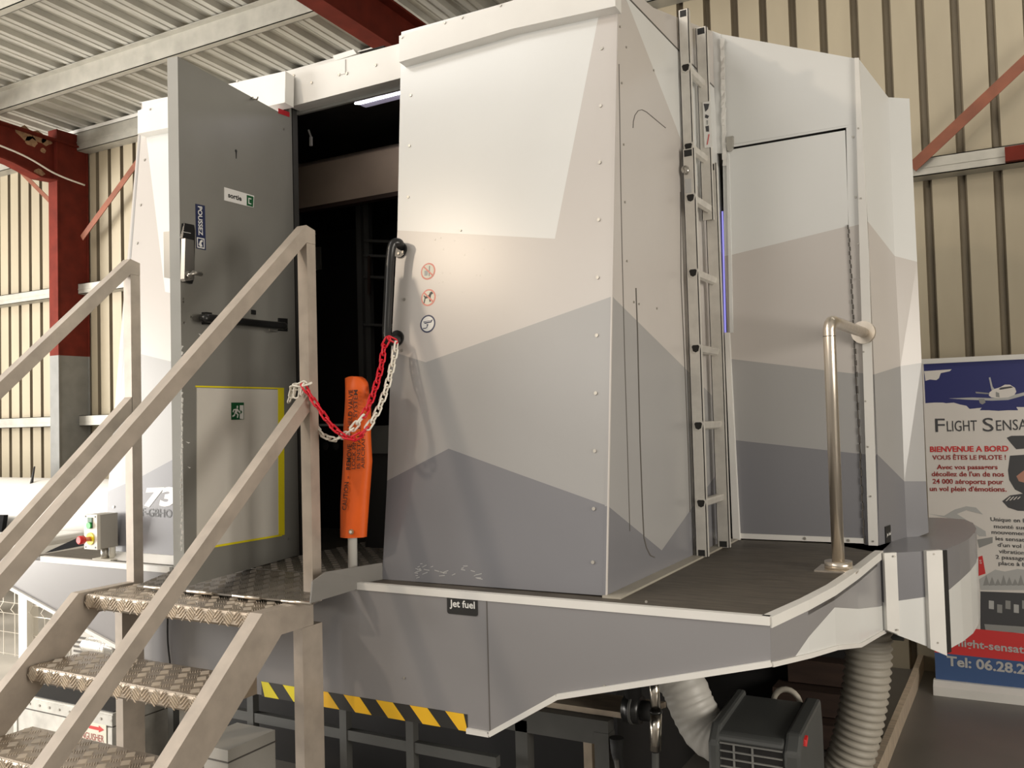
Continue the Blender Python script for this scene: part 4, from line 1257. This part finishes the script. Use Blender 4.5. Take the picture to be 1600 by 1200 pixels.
chain_thing('plastic_chain', 'plastic chain emerging behind the stair post, white on the left and red on the right',
    [on_y((494, 668), 2.452), on_y((505, 680), 2.447), on_y((522, 686), 2.442), on_y((540, 679), 2.440), on_y((556, 664), 2.436), on_y((573, 640), 2.47), on_y((587, 604), 2.53), on_y((596, 570), 2.585), on_y((600, 543), 2.61), on_y((607, 530), 2.62), on_y((616, 532), 2.64)], 0.42, LW, LR)

# ------------------------------------------------------------------ emergency stop box on the deck
EB = thing('emergency_stop_box', 'grey control box with green button and red emergency stop on the deck', 'control box', (-3.58, 2.56, DECK))
ey = 2.62
e1 = on_y((160, 806), ey); e2 = on_y((184, 808), ey)
bxm = on_y((156.5, 806), 2.60)
mb = MB()
xs = on_y((184, 832), 2.598).x; EY = on_x((156, 832), xs).y
xx0 = on_y((136, 806), EY).x; xx1 = xs
zt_ = on_y((146, 804), EY).z; zb_ = on_y((146, 857), EY).z
mb.box(xx0, xx1, EY, 2.598, zb_, zt_, BOXG)
mb.build('case', EB)
mb = MB()
mb.box(xx0 - 0.001, xx1 + 0.001, EY - 0.014, EY + 0.002, zb_ - 0.002, zt_ + 0.002, BOXL)
for a in (0.12, 0.88):
    for b in (0.05, 0.95):
        mb.disc((xx0 + (xx1 - xx0) * a, EY - 0.014, zb_ + (zt_ - zb_) * b), (0, -1, 0), 0.004, S_DGREY, 0.001, 8)
FP = mb.build('face_plate', EB)
mb = MB()
gx = xx0 + (xx1 - xx0) * 0.5; gz = on_y((146, 820), EY - 0.014).z
mb.box(gx - 0.014, gx + 0.014, EY - 0.018, EY - 0.013, gz - 0.014, gz + 0.030, S_GREEN)
mb.tube([(gx, EY - 0.025, gz - 0.003), (gx, EY - 0.014, gz - 0.003)], 0.014, GREENB, 16)
tag(mb.build('start_button', FP), 'green push button')
mb = MB()
rz = on_y((146, 842), EY - 0.014).z
mb.tube([(gx, EY - 0.018, rz), (gx, EY - 0.013, rz)], 0.026, YELLOW, 24)
mb.tube([(gx, EY - 0.055, rz), (gx, EY - 0.015, rz)], 0.010, S_PINK, 14)
mb.tube([(gx, EY - 0.072, rz), (gx, EY - 0.068, rz), (gx, EY - 0.048, rz)], lambda i: (0.014, 0.018, 0.018)[i], REDB, 18)
tag(mb.build('stop_button', FP), 'red mushroom button on a yellow ring')
mb = MB()
mb.tube([(xx1 - 0.03, EY + 0.045, DECK), (xx1 - 0.03, EY + 0.045, zb_)], 0.016, NICKEL, 10)
mb.tube([(xx1 + 0.0, EY + 0.06, DECK), (xx1 + 0.0, EY + 0.06, zb_)], 0.013, BOXL, 10)
mb.box(xx1 - 0.08, xx1 + 0.04, EY + 0.02, 2.60, DECK, DECK + 0.006, BOXL)
mb.build('foot', EB)

# ------------------------------------------------------------------ roll-up banner
BY = 6.05
bp_ = P_y(BY)
BN = thing('roll_up_banner', 'roll-up advertising banner with a blue sky top standing by the back wall', 'banner', (-0.07, BY, 0))
bx0 = bp_((1444, 700)).x; bx0b = bp_((1457, 1000)).x
bx0 = -0.505; bx1 = 0.345
btop, bbot = 1.985, 0.075
mb = MB()
mb.prism([(bx0, BY, bbot), (bx1, BY, bbot), (bx1, BY, btop), (bx0, BY, btop)], (0, 0.004, 0), PAPER)
def bl(pts, mt, l=1):
    q = []
    for p in pts:
        r_ = bp_(p) if len(p) == 2 else V(p)
        r_ = V((min(max(r_.x, bx0 + 0.0005), bx1 - 0.0005), BY - 0.0006 * l, min(max(r_.z, bbot), btop)))
        q.append(r_)
    mb.prism(q, (0, 0.0005, 0), mt)
wr = lambda body, p0, p1, h, mt, bold=0.0, l=5: lettering(mb, body, bp_(p0) + V((0, -0.0006 * l, 0)), bp_(p1) + V((0, -0.0006 * l, 0)), (0, 0, bp_((p0[0], p0[1] - h)).z - bp_(p0).z), mt, bold)
# sky
bl([(1443, 569), (1500, 566), (1660, 558), (1660, 640), (1625, 645), (1600, 636), (1588, 636), (1591, 641), (1575, 641), (1560, 642), (1545, 641), (1531, 641), (1534, 637), (1515, 639), (1510, 634), (1500, 632), (1490, 629), (1478, 630), (1474, 629), (1460, 629), (1446, 630)], S_NIGHT)
bl([(1444, 580), (1487, 577), (1484, 580), (1470, 583), (1467, 591), (1463, 594), (1453, 593), (1446, 595)], PAPER, 2)
# airliner
bl([(1482, 622.5), (1520, 621), (1548, 622), (1570, 620.5), (1600, 613), (1625, 606), (1625, 609), (1600, 618), (1575, 625), (1550, 626), (1510, 624.5)], S_LGREY, 2)
bl([(1524, 612), (1545, 614), (1546, 616), (1525, 614.5)], S_GREY, 2)
bl([(1545, 590), (1547.5, 589.5), (1551, 604), (1554, 608), (1550, 612), (1548, 604)], S_LGREY, 2)
bl([(1545, 618), (1546, 613), (1553, 608), (1563, 605), (1570, 601), (1578, 601), (1586, 606), (1588, 612), (1585, 617), (1575, 621), (1560, 622), (1549, 621)], PAPER, 3)
bl([(1560, 608), (1564, 605.5), (1580, 603.5), (1583, 605.5), (1563, 609)], S_DGREY, 4)
bl([(1556, 612), (1561, 614), (1562, 621), (1556, 620)], S_GREY, 4)
bl([(1529, 623), (1538, 623), (1540, 629), (1535, 632), (1531, 630)], S_GREY, 3)
# headings
wr('F', (1462, 675), (1477, 675), 22, S_DGREY, 0.0)
wr('LIGHT', (1480, 674), (1527, 673), 17, S_DGREY, 0.0)
wr('S', (1536, 674), (1553, 674), 22, S_DGREY, 0.0)
wr('ENSA', (1557, 673), (1606, 671), 17, S_DGREY, 0.0)
wr('BIENVENUE A BORD', (1453.5, 706), (1576, 705), 8.5, S_RED, 0.03)
wr('VOUS \u00caTES LE PILOTE !', (1457, 718), (1572, 718), 7, S_DKRED, 0.02)
wr('Avec vos passagers', (1464, 733), (1559, 733), 7, S_DKRED, 0.02)
wr('d\u00e9collez de l\'un de nos', (1456, 744), (1569, 744.5), 7.5, S_DKRED, 0.02)
wr('24 000 a\u00e9roports pour', (1457.5, 755.5), (1568, 756.5), 7.5, S_DKRED, 0.02)
wr('un vol plein d\'\u00e9motions.', (1453, 767), (1573, 768), 7.5, S_DKRED, 0.02)
for body, a, b, y in (('Unique en F', 1548, 1603, 814), ('mont\u00e9 sur', 1553.5, 1603, 825), ('mouvemen', 1549.5, 1601, 834), ('les sensati', 1556, 1603, 844), ("d'un vol s", 1559, 1604, 854), ('vibration', 1561, 1601, 864), ('2 passage', 1556, 1602, 873), ('place \u00e0 b', 1560.5, 1603, 882.5)):
    wr(body, (a, y), (b, y + 2.5), 6.3, S_DGREY, 0.012)
# pictures
bl([(1573, 684), (1580, 681), (1640, 680), (1640, 700), (1600, 701), (1588, 702), (1580, 693)], S_DGREY, 2)
bl([(1578, 712), (1640, 708), (1640, 790), (1600, 772), (1586, 765), (1577, 750), (1575, 735)], S_DGREY, 2)
bl([(1588, 744), (1600, 735), (1640, 730), (1640, 745), (1605, 755), (1592, 752)], FLESH, 3)
bl([(1566, 783), (1578, 774), (1600, 771), (1640, 780), (1640, 800), (1590, 798), (1575, 793)], S_DGREY, 2)
for k in range(4):
    bl([(1571 + k * 6, 783 - k), (1573 + k * 6, 783 - k), (1580 + k * 5, 776), (1578 + k * 5, 776)], PAPER, 3)
bl([(1452, 803), (1475, 806), (1492, 796), (1510, 791), (1525, 793), (1536, 804), (1524, 801), (1510, 797), (1495, 803), (1540, 830), (1541, 838), (1530, 838), (1505, 815)], S_LGREY, 2)
bl([(1527, 843), (1551, 839), (1551, 848), (1530, 856)], S_GREY, 3)
bl([(1529, 870), (1535, 868), (1540, 896), (1529, 900)], S_RED, 3)
wr('S', (1530.5, 880), (1534, 881), 6, S_WHITE, 0.0)
bl([(1530, 905), (1555, 890), (1570, 893), (1590, 889), (1640, 894), (1640, 922), (1532, 922)], S_LGREY, 2)
for k in range(8):
    bl([(1536 + 9 * k, 915), (1541 + 9 * k, 898 + (k % 3) * 3), (1546 + 9 * k, 914)], S_GREY, 3)
bl([(1532, 924), (1640, 928), (1640, 992), (1532, 985)], S_DGREY, 2)
for k in range(7):
    bl([(1545 + 13 * k, 938 + (k % 2) * 6), (1553 + 13 * k, 939 + (k % 2) * 6), (1553 + 13 * k, 952 + (k % 2) * 6), (1545 + 13 * k, 951 + (k % 2) * 6)], S_GREY if k % 3 else S_LGREY, 3)
bl([(1538, 975), (1640, 982), (1640, 992), (1540, 985)], S_GREY, 3)
bl([(1448, 975), (1640, 994), (1640, 1042), (1448, 1018)], S_RED, 4)
wr('flight-sensati', (1496, 1009), (1604, 1021), 12, S_LGREY, 0.02, 8)
bl([(1448, 1018), (1640, 1038), (1640, 1090), (1448, 1080)], S_BLUE, 5)
wr('Tel: 06.28.2', (1480, 1039), (1602, 1053), 15, S_LGREY, 0.03, 9)
mb.build('printed_sheet', BN)
mb = MB()
mb.box(bx0 - 0.01, bx1 + 0.01, BY - 0.012, BY + 0.012, btop - 0.005, btop + 0.025, ALU)
mb.build('top_rail', BN)
mb = MB()
mb.prism([(bx0 - 0.01, BY - 0.08, 0.0), (bx0 - 0.01, BY + 0.09, 0.0), (bx0 - 0.01, BY + 0.08, 0.05), (bx0 - 0.01, BY + 0.02, 0.078), (bx0 - 0.01, BY - 0.03, 0.078), (bx0 - 0.01, BY - 0.075, 0.05)], (bx1 - bx0 + 0.02, 0, 0), ALU)
mb.build('base', BN)
mb = MB(); mb.tube([(bx0 + 0.42, BY + 0.03, 0.07), (bx0 + 0.42, BY + 0.03, btop)], 0.008, NICKEL, 8)
mb.build('support_pole', BN)

# ------------------------------------------------------------------ under the simulator
MF = thing('motion_base_frame', 'dark grey steel tube frame carrying the simulator', 'frame', (-2.3, 2.9, 0))
def frame_bar(name, p, q, wd=0.035, ht=0.035, m=FRAMEM):
    mb = MB(); mb.bar(p, q, wd, ht, m, up=(0, 1, 0) if abs((V(q) - V(p)).normalized().z) > 0.9 else (0, 0, 1)); mb.build(name, MF)
fy = 2.9
xs_ = [on_y((396, 1150), fy).x, on_y((540, 1130), fy).x, on_y((644, 1150), fy).x]
for xx in xs_ + [xs_[0] - 0.5]:
    frame_bar('upright', (xx, fy, 0.0), (xx, fy, 0.98))
for z in (0.46, 0.12):
    frame_bar('crossbar', (xs_[0] - 0.52, fy, z), (-1.72, fy, z), 0.03, 0.04)
frame_bar('crossbar', (xs_[0] - 0.52, fy, 0.98), (-0.7, fy, 0.98), 0.05, 0.05)
frame_bar('crossbar', (xs_[0] - 0.52, fy + 0.55, 0.98), (-0.7, fy + 0.55, 0.98), 0.05, 0.05)
# boxed table of the frame, right half
ty = 2.98
a = on_y((815, 1128), ty); b = on_y((950, 1160), ty)
ztab = on_y((870, 1130), ty).z
frame_bar('top_beam', (on_y((800, 1130), ty).x - 0.05, ty, ztab), (on_y((955, 1150), ty).x, ty, ztab), 0.05, 0.085)
xr = on_y((945, 1170), ty).x; xl = on_y((820, 1170), ty).x
frame_bar('upright', (xr, ty, 0.0), (xr, ty, ztab), 0.055, 0.055)
frame_bar('upright', (xl, ty, 0.0), (xl, ty, ztab), 0.05, 0.05)
mb = MB(); mb.box(on_y((912, 1180), 3.15).x, on_y((925, 1180), 3.15).x, 3.15, 3.19, 0, ztab, WOOD); tag(mb.build('packing_strip', MF), 'pale timber strip')
mb = MB()
tz_ = ztab + 0.045
mb.prism([(xl - 0.1, ty + 0.02, tz_), (xr + 0.10, ty + 0.02, tz_), (xr + 0.16, ty + 0.20, tz_), (xl - 0.1, ty + 0.20, tz_)], (0, 0, 0.02), WOOD)
tag(mb.build('packing_board', MF), 'pale timber board on the frame')
mb = MB()
jx = on_y((960, 1180), 2.94)
mb.tube([(xr + 0.055, 2.96, ztab - 0.01), (xr + 0.055, 2.96, ztab - 0.06), (xr + 0.075, 2.96, ztab - 0.16), (xr + 0.09, 2.96, 0.1)], lambda i: (0.026, 0.022, 0.012, 0.012)[i], RUBBER, 10)
mb.tube([(xr + 0.07, 2.92, ztab - 0.07), (xr + 0.09, 2.92, 0.1)], 0.008, NICKEL, 8)
mb.build('hydraulic_hose', MF)
mb = MB()
mb.box(-3.75, -1.50, 3.5, 4.6, 0.0, 1.08, MATBLK)  # added black block that keeps the space under the deck dark
mb.build('dark_backing', MF)
mb = MB()
mb.box(-2.4, -0.74, 5.06, 5.12, 0.0, 1.10, MATBLK)  # added black panel that hides the bright wall behind
mb.build('dark_backing', MF)
AC_ = thing('linear_actuator', 'chrome rod actuator standing under the skirt', 'actuator', (-1.10, 2.86, 0))
ac = P_y(2.86)
mb = MB()
p0 = ac((1021, 1055)); p1 = ac((1025, 1112)); p2 = ac((1024, 1172)); p3 = ac((1020, 1210))
mb.tube([p0, p1], 0.0165, CHROME, 16); mb.build('upper_rod', AC_)
mb = MB(); mb.tube([p1, p2], 0.0195, CHROME, 16); mb.build('lower_rod', AC_)
mb = MB(); mb.tube([p1 + V((0, 0, .004)), p1 - V((0, 0, .004))], 0.0215, BLACK, 16); mb.tube([p2 + V((0, 0, .003)), p2 - V((0, 0, .005))], 0.016, BLACK, 16)
mb.build('seal_ring', AC_)
mb = MB(); mb.tube([p2, V((p3.x, p3.y, 0.0))], 0.012, FRAMEM, 12); mb.build('piston', AC_)
MO = thing('drive_motor', 'black round drive motor hanging left of the chrome rod', 'motor', (-1.2, 3.0, 0.6))
mm = P_y(3.0)
mb = MB(); c = mm((990, 1108))
mb.tube([c + V((-0.03, 0, 0)), c + V((0.03, 0, 0))], 0.048, BLACK, 18); mb.tube([c + V((0.03, 0, 0)), c + V((0.09, 0, 0))], 0.034, RUBBER, 14)
mb.tube([c + V((-0.005, -0.0, 0)), c + V((0.005, 0, 0))], 0.052, FRAMEM, 18)
mb.build('housing', MO)
mb = MB(); mb.tube([c + V((0.0, 0, 0.03)), V((c.x, c.y, DECK - 0.05))], 0.03, MATBLK, 10); mb.build('hanger', MO)

def ribbed(name, label, pts, r, pitch, m, depth):
    path = spline(pts, 14)
    cum = [0]
    for a, b in zip(path[:-1], path[1:]): cum.append(cum[-1] + (b - a).length)
    n = int(cum[-1] / pitch * 4); P = []
    for i in range(n + 1):
        s = cum[-1] * i / n; k = 0
        while k < len(cum) - 2 and cum[k + 1] < s: k += 1
        f = (s - cum[k]) / max(cum[k + 1] - cum[k], 1e-6); P.append(path[k] + (path[k + 1] - path[k]) * f)
    mb = MB()
    mb.tube(P, lambda i: r * (1 - depth * (0.0, 0.55, 1.0, 0.55)[i % 4]), m, 22)
    o = mb.build(name); o['label'] = label; o['category'] = 'duct'
    return o
d1 = P_y(3.0)
ribbed('flexible_duct', 'pale ribbed duct curving from the skirt down into the heater', [on_y((1010, 1005), 3.05), on_y((1062, 1062), 3.03), on_y((1082, 1105), 3.02), on_y((1104, 1142), 3.01), on_y((1135, 1160), 3.0)], 0.080, 0.026, DUCTP, 0.035)
dq = lambda x, y: on_y((x, y), 4.12)
ribbed('flexible_duct', 'grey ribbed duct hanging to the floor below the deck corner', [V((dq(1357, 1000).x, 4.12, 1.08)), dq(1357, 1000), dq(1353, 1070), dq(1342, 1135), dq(1327, 1190), (dq(1310, 1240).x, 4.12, 0.11)], 0.098, 0.031, DUCTM, 0.12)
HT = thing('portable_heater', 'dark grey portable heater with slotted front and red switch', 'heater', (-0.8, 2.95, 0.0))
hy = 2.84
h0 = on_y((1117, 1150), hy); h1 = on_y((1225, 1160), hy)
hz = on_y((1118, 1143), hy).z
hx0_, hx1_ = h0.x, h1.x
ydp = 3.16
mb = MB()
r_ = 0.022
prof = [(hy, 0.08), (hy, hz - r_), (hy + r_ * .3, hz - r_ * .3), (hy + r_, hz), (ydp, hz + 0.03), (ydp, 0.08)]
mb.prism([(hx0_, a, b) for a, b in prof], (hx1_ - hx0_, 0, 0), HEATER)
mb.build('casing', HT, bevel=0.008)
mb = MB()
prof2 = [(hy - 0.015, 0.04), (hy - 0.015, hz - 0.03), (hy + 0.03, hz + 0.02), (ydp + .01, hz + 0.045), (ydp + 0.03, hz - 0.05), (ydp + 0.03, 0.04)]
mb.prism([(hx1_, a, b) for a, b in prof2], (0.05, 0, 0), HEATER)
mb.build('side_cheek', HT, bevel=0.01)
mb = MB()
mb.prism([(hx0_ - 0.02, a, b) for a, b in prof2], (0.035, 0, 0), HEATER)
mb.build('side_cheek', HT, bevel=0.01)
mb = MB()
mb.box(hx0_ + 0.02, hx1_ - 0.006, hy - 0.002, hy, 0.10, hz - 0.026, MATBLK)
mb.build('grille_recess', HT)
GR = HEATER
for k in range(9):
    z = hz - 0.030 - k * 0.024
    mb = MB(); mb.box(hx0_ + 0.016, hx1_ - 0.004, hy - 0.008, hy - 0.002, z - 0.0022, z + 0.0022, GREYPAINT)
    mb.build('grille_slat', HT)
mb = MB()
for f in (0.28, 0.55):
    mb = MB(); mb.box(hx0_ + (hx1_ - hx0_) * f - 0.003, hx0_ + (hx1_ - hx0_) * f + 0.003, hy - 0.006, hy - 0.002, 0.1, hz - 0.028, GREYPAINT)
    mb.build('grille_bar', HT)
mb = MB()
sp_ = P_x(hx1_ + 0.05)
c = sp_((1257, 1158))
mb.prism([c + V((0, a, b)) for a, b in ((-0.016, -0.010), (-0.006, -0.014), (0.016, 0.006), (0.014, 0.014), (-0.010, 0.008))], (0.008, 0, 0), REDB)
tag(mb.build('switch', HT), 'red switch')
mb = MB(); mb.box(hx0_ - 0.01, hx1_ + 0.04, hy + 0.02, ydp, 0.0, 0.08, RUBBER); mb.build('foot', HT)
mb = MB()
hc = V(((hx0_ + hx1_) / 2 + 0.04, ydp + 0.01, hz + 0.005))
mb.tube([hc + V((0.045 * math.cos(t), 0, 0.05 * math.sin(t))) + V((0, 0.02, 0)) for t in [math.pi * k / 10 for k in range(11)]], 0.010, DUCTM, 8)
mb.build('carry_handle', HT)

mb = MB()                                 # curved low wall of pale board round the simulator
cpts = [on_z((1452, 985), 0.10), on_z((1440, 1020), 0.10), on_z((1424, 1062), 0.10), on_z((1404, 1108), 0.10), on_z((1383, 1158), 0.10), on_z((1362, 1205), 0.10), on_z((1330, 1270), 0.10)]
cp = spline(cpts, 5)
ring = []
for i, p in enumerate(cp):
    d = (cp[min(i + 1, len(cp) - 1)] - cp[max(i - 1, 0)]).normalized(); n = V((d.y, -d.x, 0)) * 0.016
    ring.append([V((p.x, p.y, 0)) - n, V((p.x, p.y, 0)) + n, p + n, p - n])
mb.rings(ring, WOOD, True, False)
tag(mb.build('curved_kerb', recalc=True), 'curved low wooden kerb on the floor beside the grey duct', 'kerb')
mb = MB()
for k in range(3):
    zz = 0.02 + k * 0.13
    mb.box(-1.25 + 0.06 * k, -0.80, 4.75 + 0.10 * k, 4.90 + 0.10 * k, zz, zz + 0.12, DKWOOD)
tag(mb.build('timber_sleepers'), 'dark brown stacked sleepers in the shade under the deck', 'timber')
mb = MB()
mb.box(-0.56, -0.47, 4.22, 4.34, 0.72, 0.86, HEATER)
mb.box(-0.53, -0.50, 4.25, 4.30, 0.86, 1.12, FRAMEM)
tag(mb.build('junction_box', SIM), 'small grey box under the tail')

# ------------------------------------------------------------------ behind and under the stairs, left
mb = MB()
VB = thing('supply_case', 'aluminium trunk lettered FIRE EXTINGUISHER behind the stairs', 'case', (-3.3, 2.75, 0))
cY = 2.70
c1 = on_y((177, 1120), cY); cz1 = on_y((100, 1092), cY).z
cz1 -= 0.022; cx0 = on_y((22, 1100), cY).x; cx1 = on_y((176, 1120), cY).x
CASEM = mat('scuffed_aluminium', (0.60, 0.585, 0.54), rough=0.45, metal=0.3, var=0.18, scale=12)
mb.box(cx0, cx1, cY, cY + 0.35, 0.02, cz1, CASEM)
mb.prism([(cx0 + 0.012, cY + 0.012, cz1), (cx1 - 0.012, cY + 0.012, cz1), (cx1 - 0.012, cY + 0.34, cz1), (cx0 + 0.012, cY + 0.34, cz1)], (0, 0, 0.004), MATBLK)
mb.build('case_body', VB)
mb = MB()
mb.box(cx0 - 0.004, cx1 + 0.004, cY - 0.006, cY + 0.354, cz1 - 0.055, cz1 - 0.008, CASEM)
mb.box(cx0 - 0.002, cx1 + 0.002, cY - 0.003, cY + 0.35, cz1 - 0.062, cz1 - 0.057, SEAM)
for k in range(10): mb.disc((cx0 + 0.06 + k * 0.075, cY - 0.006, cz1 - 0.030), (0, -1, 0), 0.006, SCREW, 0.003, 8)
mb.build('lid', VB)
mb = MB()
for xx in (cx0, cx1 - 0.028):
    mb = MB()
    mb.box(xx, xx + 0.028, cY - 0.004, cY, 0.02, cz1 - 0.065, CASEM)
    mb.build('corner_strip', VB)
mb = MB()
sp2 = P_y(cY - 0.005)
s0 = sp2((115, 1122)); s1 = sp2((166, 1131)); s2 = sp2((166, 1170))
sx0, sx1, sz0, sz1 = s0.x - 0.02, s1.x, s2.z + 0.010, s1.z
mb.box(sx0, sx1, cY - 0.0055, cY - 0.0042, sz0, sz1, S_CREAM)
W_ = sx1 - sx0; H_ = sz1 - sz0
lettering(mb, 'FIRE', (sx0 + W_ * .08, cY - 0.0065, sz1 - H_ * .44), (sx0 + W_ * .47, cY - 0.0065, sz1 - H_ * .44), (0, 0, H_ * .30), S_DKRED, 0.0)
lettering(mb, 'EXTINGUISHER', (sx0 + W_ * .05, cY - 0.0065, sz1 - H_ * .86), (sx0 + W_ * .93, cY - 0.0065, sz1 - H_ * .84), (0, 0, H_ * .31), S_DKRED, 0.0)
ax, az = sx0 + W_ * .52, sz1 - H_ * .29
mb.prism([(ax + W_ * a, cY - 0.006, az + H_ * b) for a, b in ((0, -.07), (.28, -.07), (.28, -.15), (.42, 0), (.28, .15), (.28, .07), (0, .07))], (0, -0.0006, 0), S_RED)
tag(mb.build('sign_plate', VB), 'cream sign with a red arrow')

VU = thing('ventilation_unit', 'grey louvred ventilation unit behind the stairs', 'ventilator', (-4.2, 3.6, 0))
vy = 3.55
v0 = on_y((112, 985), vy); v1 = on_y((148, 1035), vy)
mb = MB(); mb.box(v0.x, v1.x, vy, vy + 0.35, 0.0, v0.z, BOXG); mb.build('case', VU)
mb = MB()
for k in range(16):
    z = v0.z - 0.03 - k * 0.028
    mb.prism([(v0.x + 0.02, vy - 0.004, z), (v0.x + 0.17, vy - 0.004, z), (v0.x + 0.17, vy - 0.004, z - 0.012), (v0.x + 0.02, vy - 0.004, z - 0.012)], (0, 0.004, 0), SEAM)
mb.build('louvres', VU)
ribbed('foil_duct', 'silver foil duct plugged into the louvred ventilation unit', [on_y((141, 1007), 3.60), on_y((158, 1010), 3.50), on_y((172, 1013), 3.45), on_y((190, 1018), 3.5), on_y((220, 1022), 3.6)], 0.060, 0.022, FOIL, 0.14)

FN = thing('mesh_fence', 'white welded mesh fence panel at far left', 'fence', (-6.4, 4.1, 0))
fyy = 4.1
fx1 = on_y((45, 950), fyy).x
def fence_post(x):
    mb = MB(); mb.box(x - 0.055, x + 0.045, fyy - 0.045, fyy + 0.045, 0, 0.80, WIRE)
    for z in (0.15, 0.30, 0.45, 0.6): mb.disc((x - 0.02, fyy - 0.03, z), (0, -1, 0), 0.012, SEAM, 0.004, 10)
    mb.build('post', FN)
fence_post(fx1); fence_post(fx1 - 1.9); fence_post(fx1 + 1.9)
for s, (xa, xb) in enumerate(((fx1 - 1.85, fx1 - 0.06), (fx1 + 0.05, fx1 + 1.85))):
    mb = MB()
    x = xa
    while x <= xb + 1e-6:
        mb.tube([(x, fyy, 0.05), (x, fyy, 0.36), (x, fyy - 0.03, 0.40), (x, fyy, 0.44), (x, fyy, 0.80)], 0.0032, WIRE, 5, caps=False)
        x += 0.14
    for z in (0.06, 0.22, 0.36, 0.44, 0.60, 0.78):
        mb.tube([(xa, fyy, z), (xb, fyy, z)], 0.0032, WIRE, 5)
    mb.build('mesh_panel', FN)

# light aircraft behind
AP = thing('light_aircraft', 'white light aircraft parked behind the simulator at far left', 'aircraft', (-9.0, 5.2, 0))
ay = 5.25
mb = MB()
rings = []
for x, rz, zc, ry in ((-13.5, 0.50, 0.95, 0.45), (-11.5, 0.55, 0.98, 0.5), (-9.9, 0.50, 0.985, 0.48), (-9.0, 0.46, 0.98, 0.45), (-8.0, 0.38, 0.98, 0.38), (-7.0, 0.30, 0.99, 0.30), (-6.0, 0.2, 1.0, 0.2), (-5.2, 0.08, 1.02, 0.08)):
    zt__ = 1.275
    rings.append([V((x, ay + ry * math.cos(t), (zt__ - rz) + rz * math.sin(t))) for t in [2 * math.pi * k / 24 for k in range(24)]])
mb.rings(rings, PLANE)
mb.build('fuselage', AP, recalc=True)
mb = MB()
mb.prism([(-9.6, 4.95, 0.80), (-6.9, 4.95, 0.86), (-6.9, 4.32, 0.84), (-9.6, 4.32, 0.78)], (0, 0, -0.07), PLANE)
mb.build('wing', AP, bevel=0.03)
mb = MB()
wz_ = lambda p: on_plane(p, (0, 4.2, 0.80), (0, -0.2, 1))
mb.prism([on_y((80, 859), 4.24), on_y((137, 833), 4.24), on_y((137, 851), 4.24), on_y((70, 864), 4.24)], (0, 0.05, 0), DULLBLK)
tag(mb.build('wing_flap', AP), 'black wedge at the wing edge')
mb = MB()
a0 = on_y((49, 757), 5.1); a1 = on_y((54, 729), 5.1)
mb.tube([a0, a0 + (a1 - a0) * .35, a1], lambda i: (0.016, 0.011, 0.007)[i], RUBBER, 8)
mb.build('antenna', AP)
mb = MB()
mb.prism([on_y((-60, 805), 4.78), on_y((6, 805), 4.78), on_y((2, 832), 4.78), on_y((-60, 850), 4.78)], (0, 0.04, 0), DULLBLK)
mb.build('cockpit_window', AP)
for xx, yy in ((-9.0, 4.6), (-9.0, 5.9), (-11.0, 5.25)):
    mb = MB()
    mb.tube([(xx, yy - 0.06, 0.2), (xx, yy + 0.06, 0.2)], 0.2, RUBBER, 18)
    mb.tube([(xx, yy, 0.2), (xx, yy, 0.80)], 0.03, PLANE, 8)
    mb.build('wheel', AP)

# box and cables near the bottom edge
mb = MB()
JB = on_z((322, 1200), 0.34)
q0 = on_y((318, 1190), 2.62); q1 = on_y((362, 1170), 2.62)
mb.box(q0.x - 0.06, q1.x, 2.60, 2.86, 0.0, q1.z, BOXG)
mb.box(q0.x - 0.065, q1.x + 0.004, 2.596, 2.865, q1.z - 0.05, q1.z - 0.045, SEAM)
tag(mb.build('cable_box'), 'grey box on the floor between the stairs and the steel frame', 'box')
def cable(label, pts, r=0.003, m=RUBBER, name='cable'):
    mb = MB(); mb.tube(spline(pts, 8), r, m, 6); return tag(mb.build(name), label, 'cable')
cable('thin black cable hanging down the skirt behind the stairs', [on_y((262, 955), 2.47), on_y((262, 1000), 2.476), on_y((266, 1040), 2.48), on_y((268, 1062), 2.484)], 0.0035)
cable('thin grey cable hanging below the second step', [on_y((296, 1090), 2.6), on_y((294, 1120), 2.6), on_y((287, 1152), 2.6), on_y((280, 1200), 2.6)], 0.003, DUCTM)
cable('thin pale cable drooping across the steel frame', [on_y((345, 1140), 2.84), on_y((362, 1168), 2.84), on_y((392, 1200), 2.84), on_y((420, 1225), 2.84)], 0.0025, DUCTM)
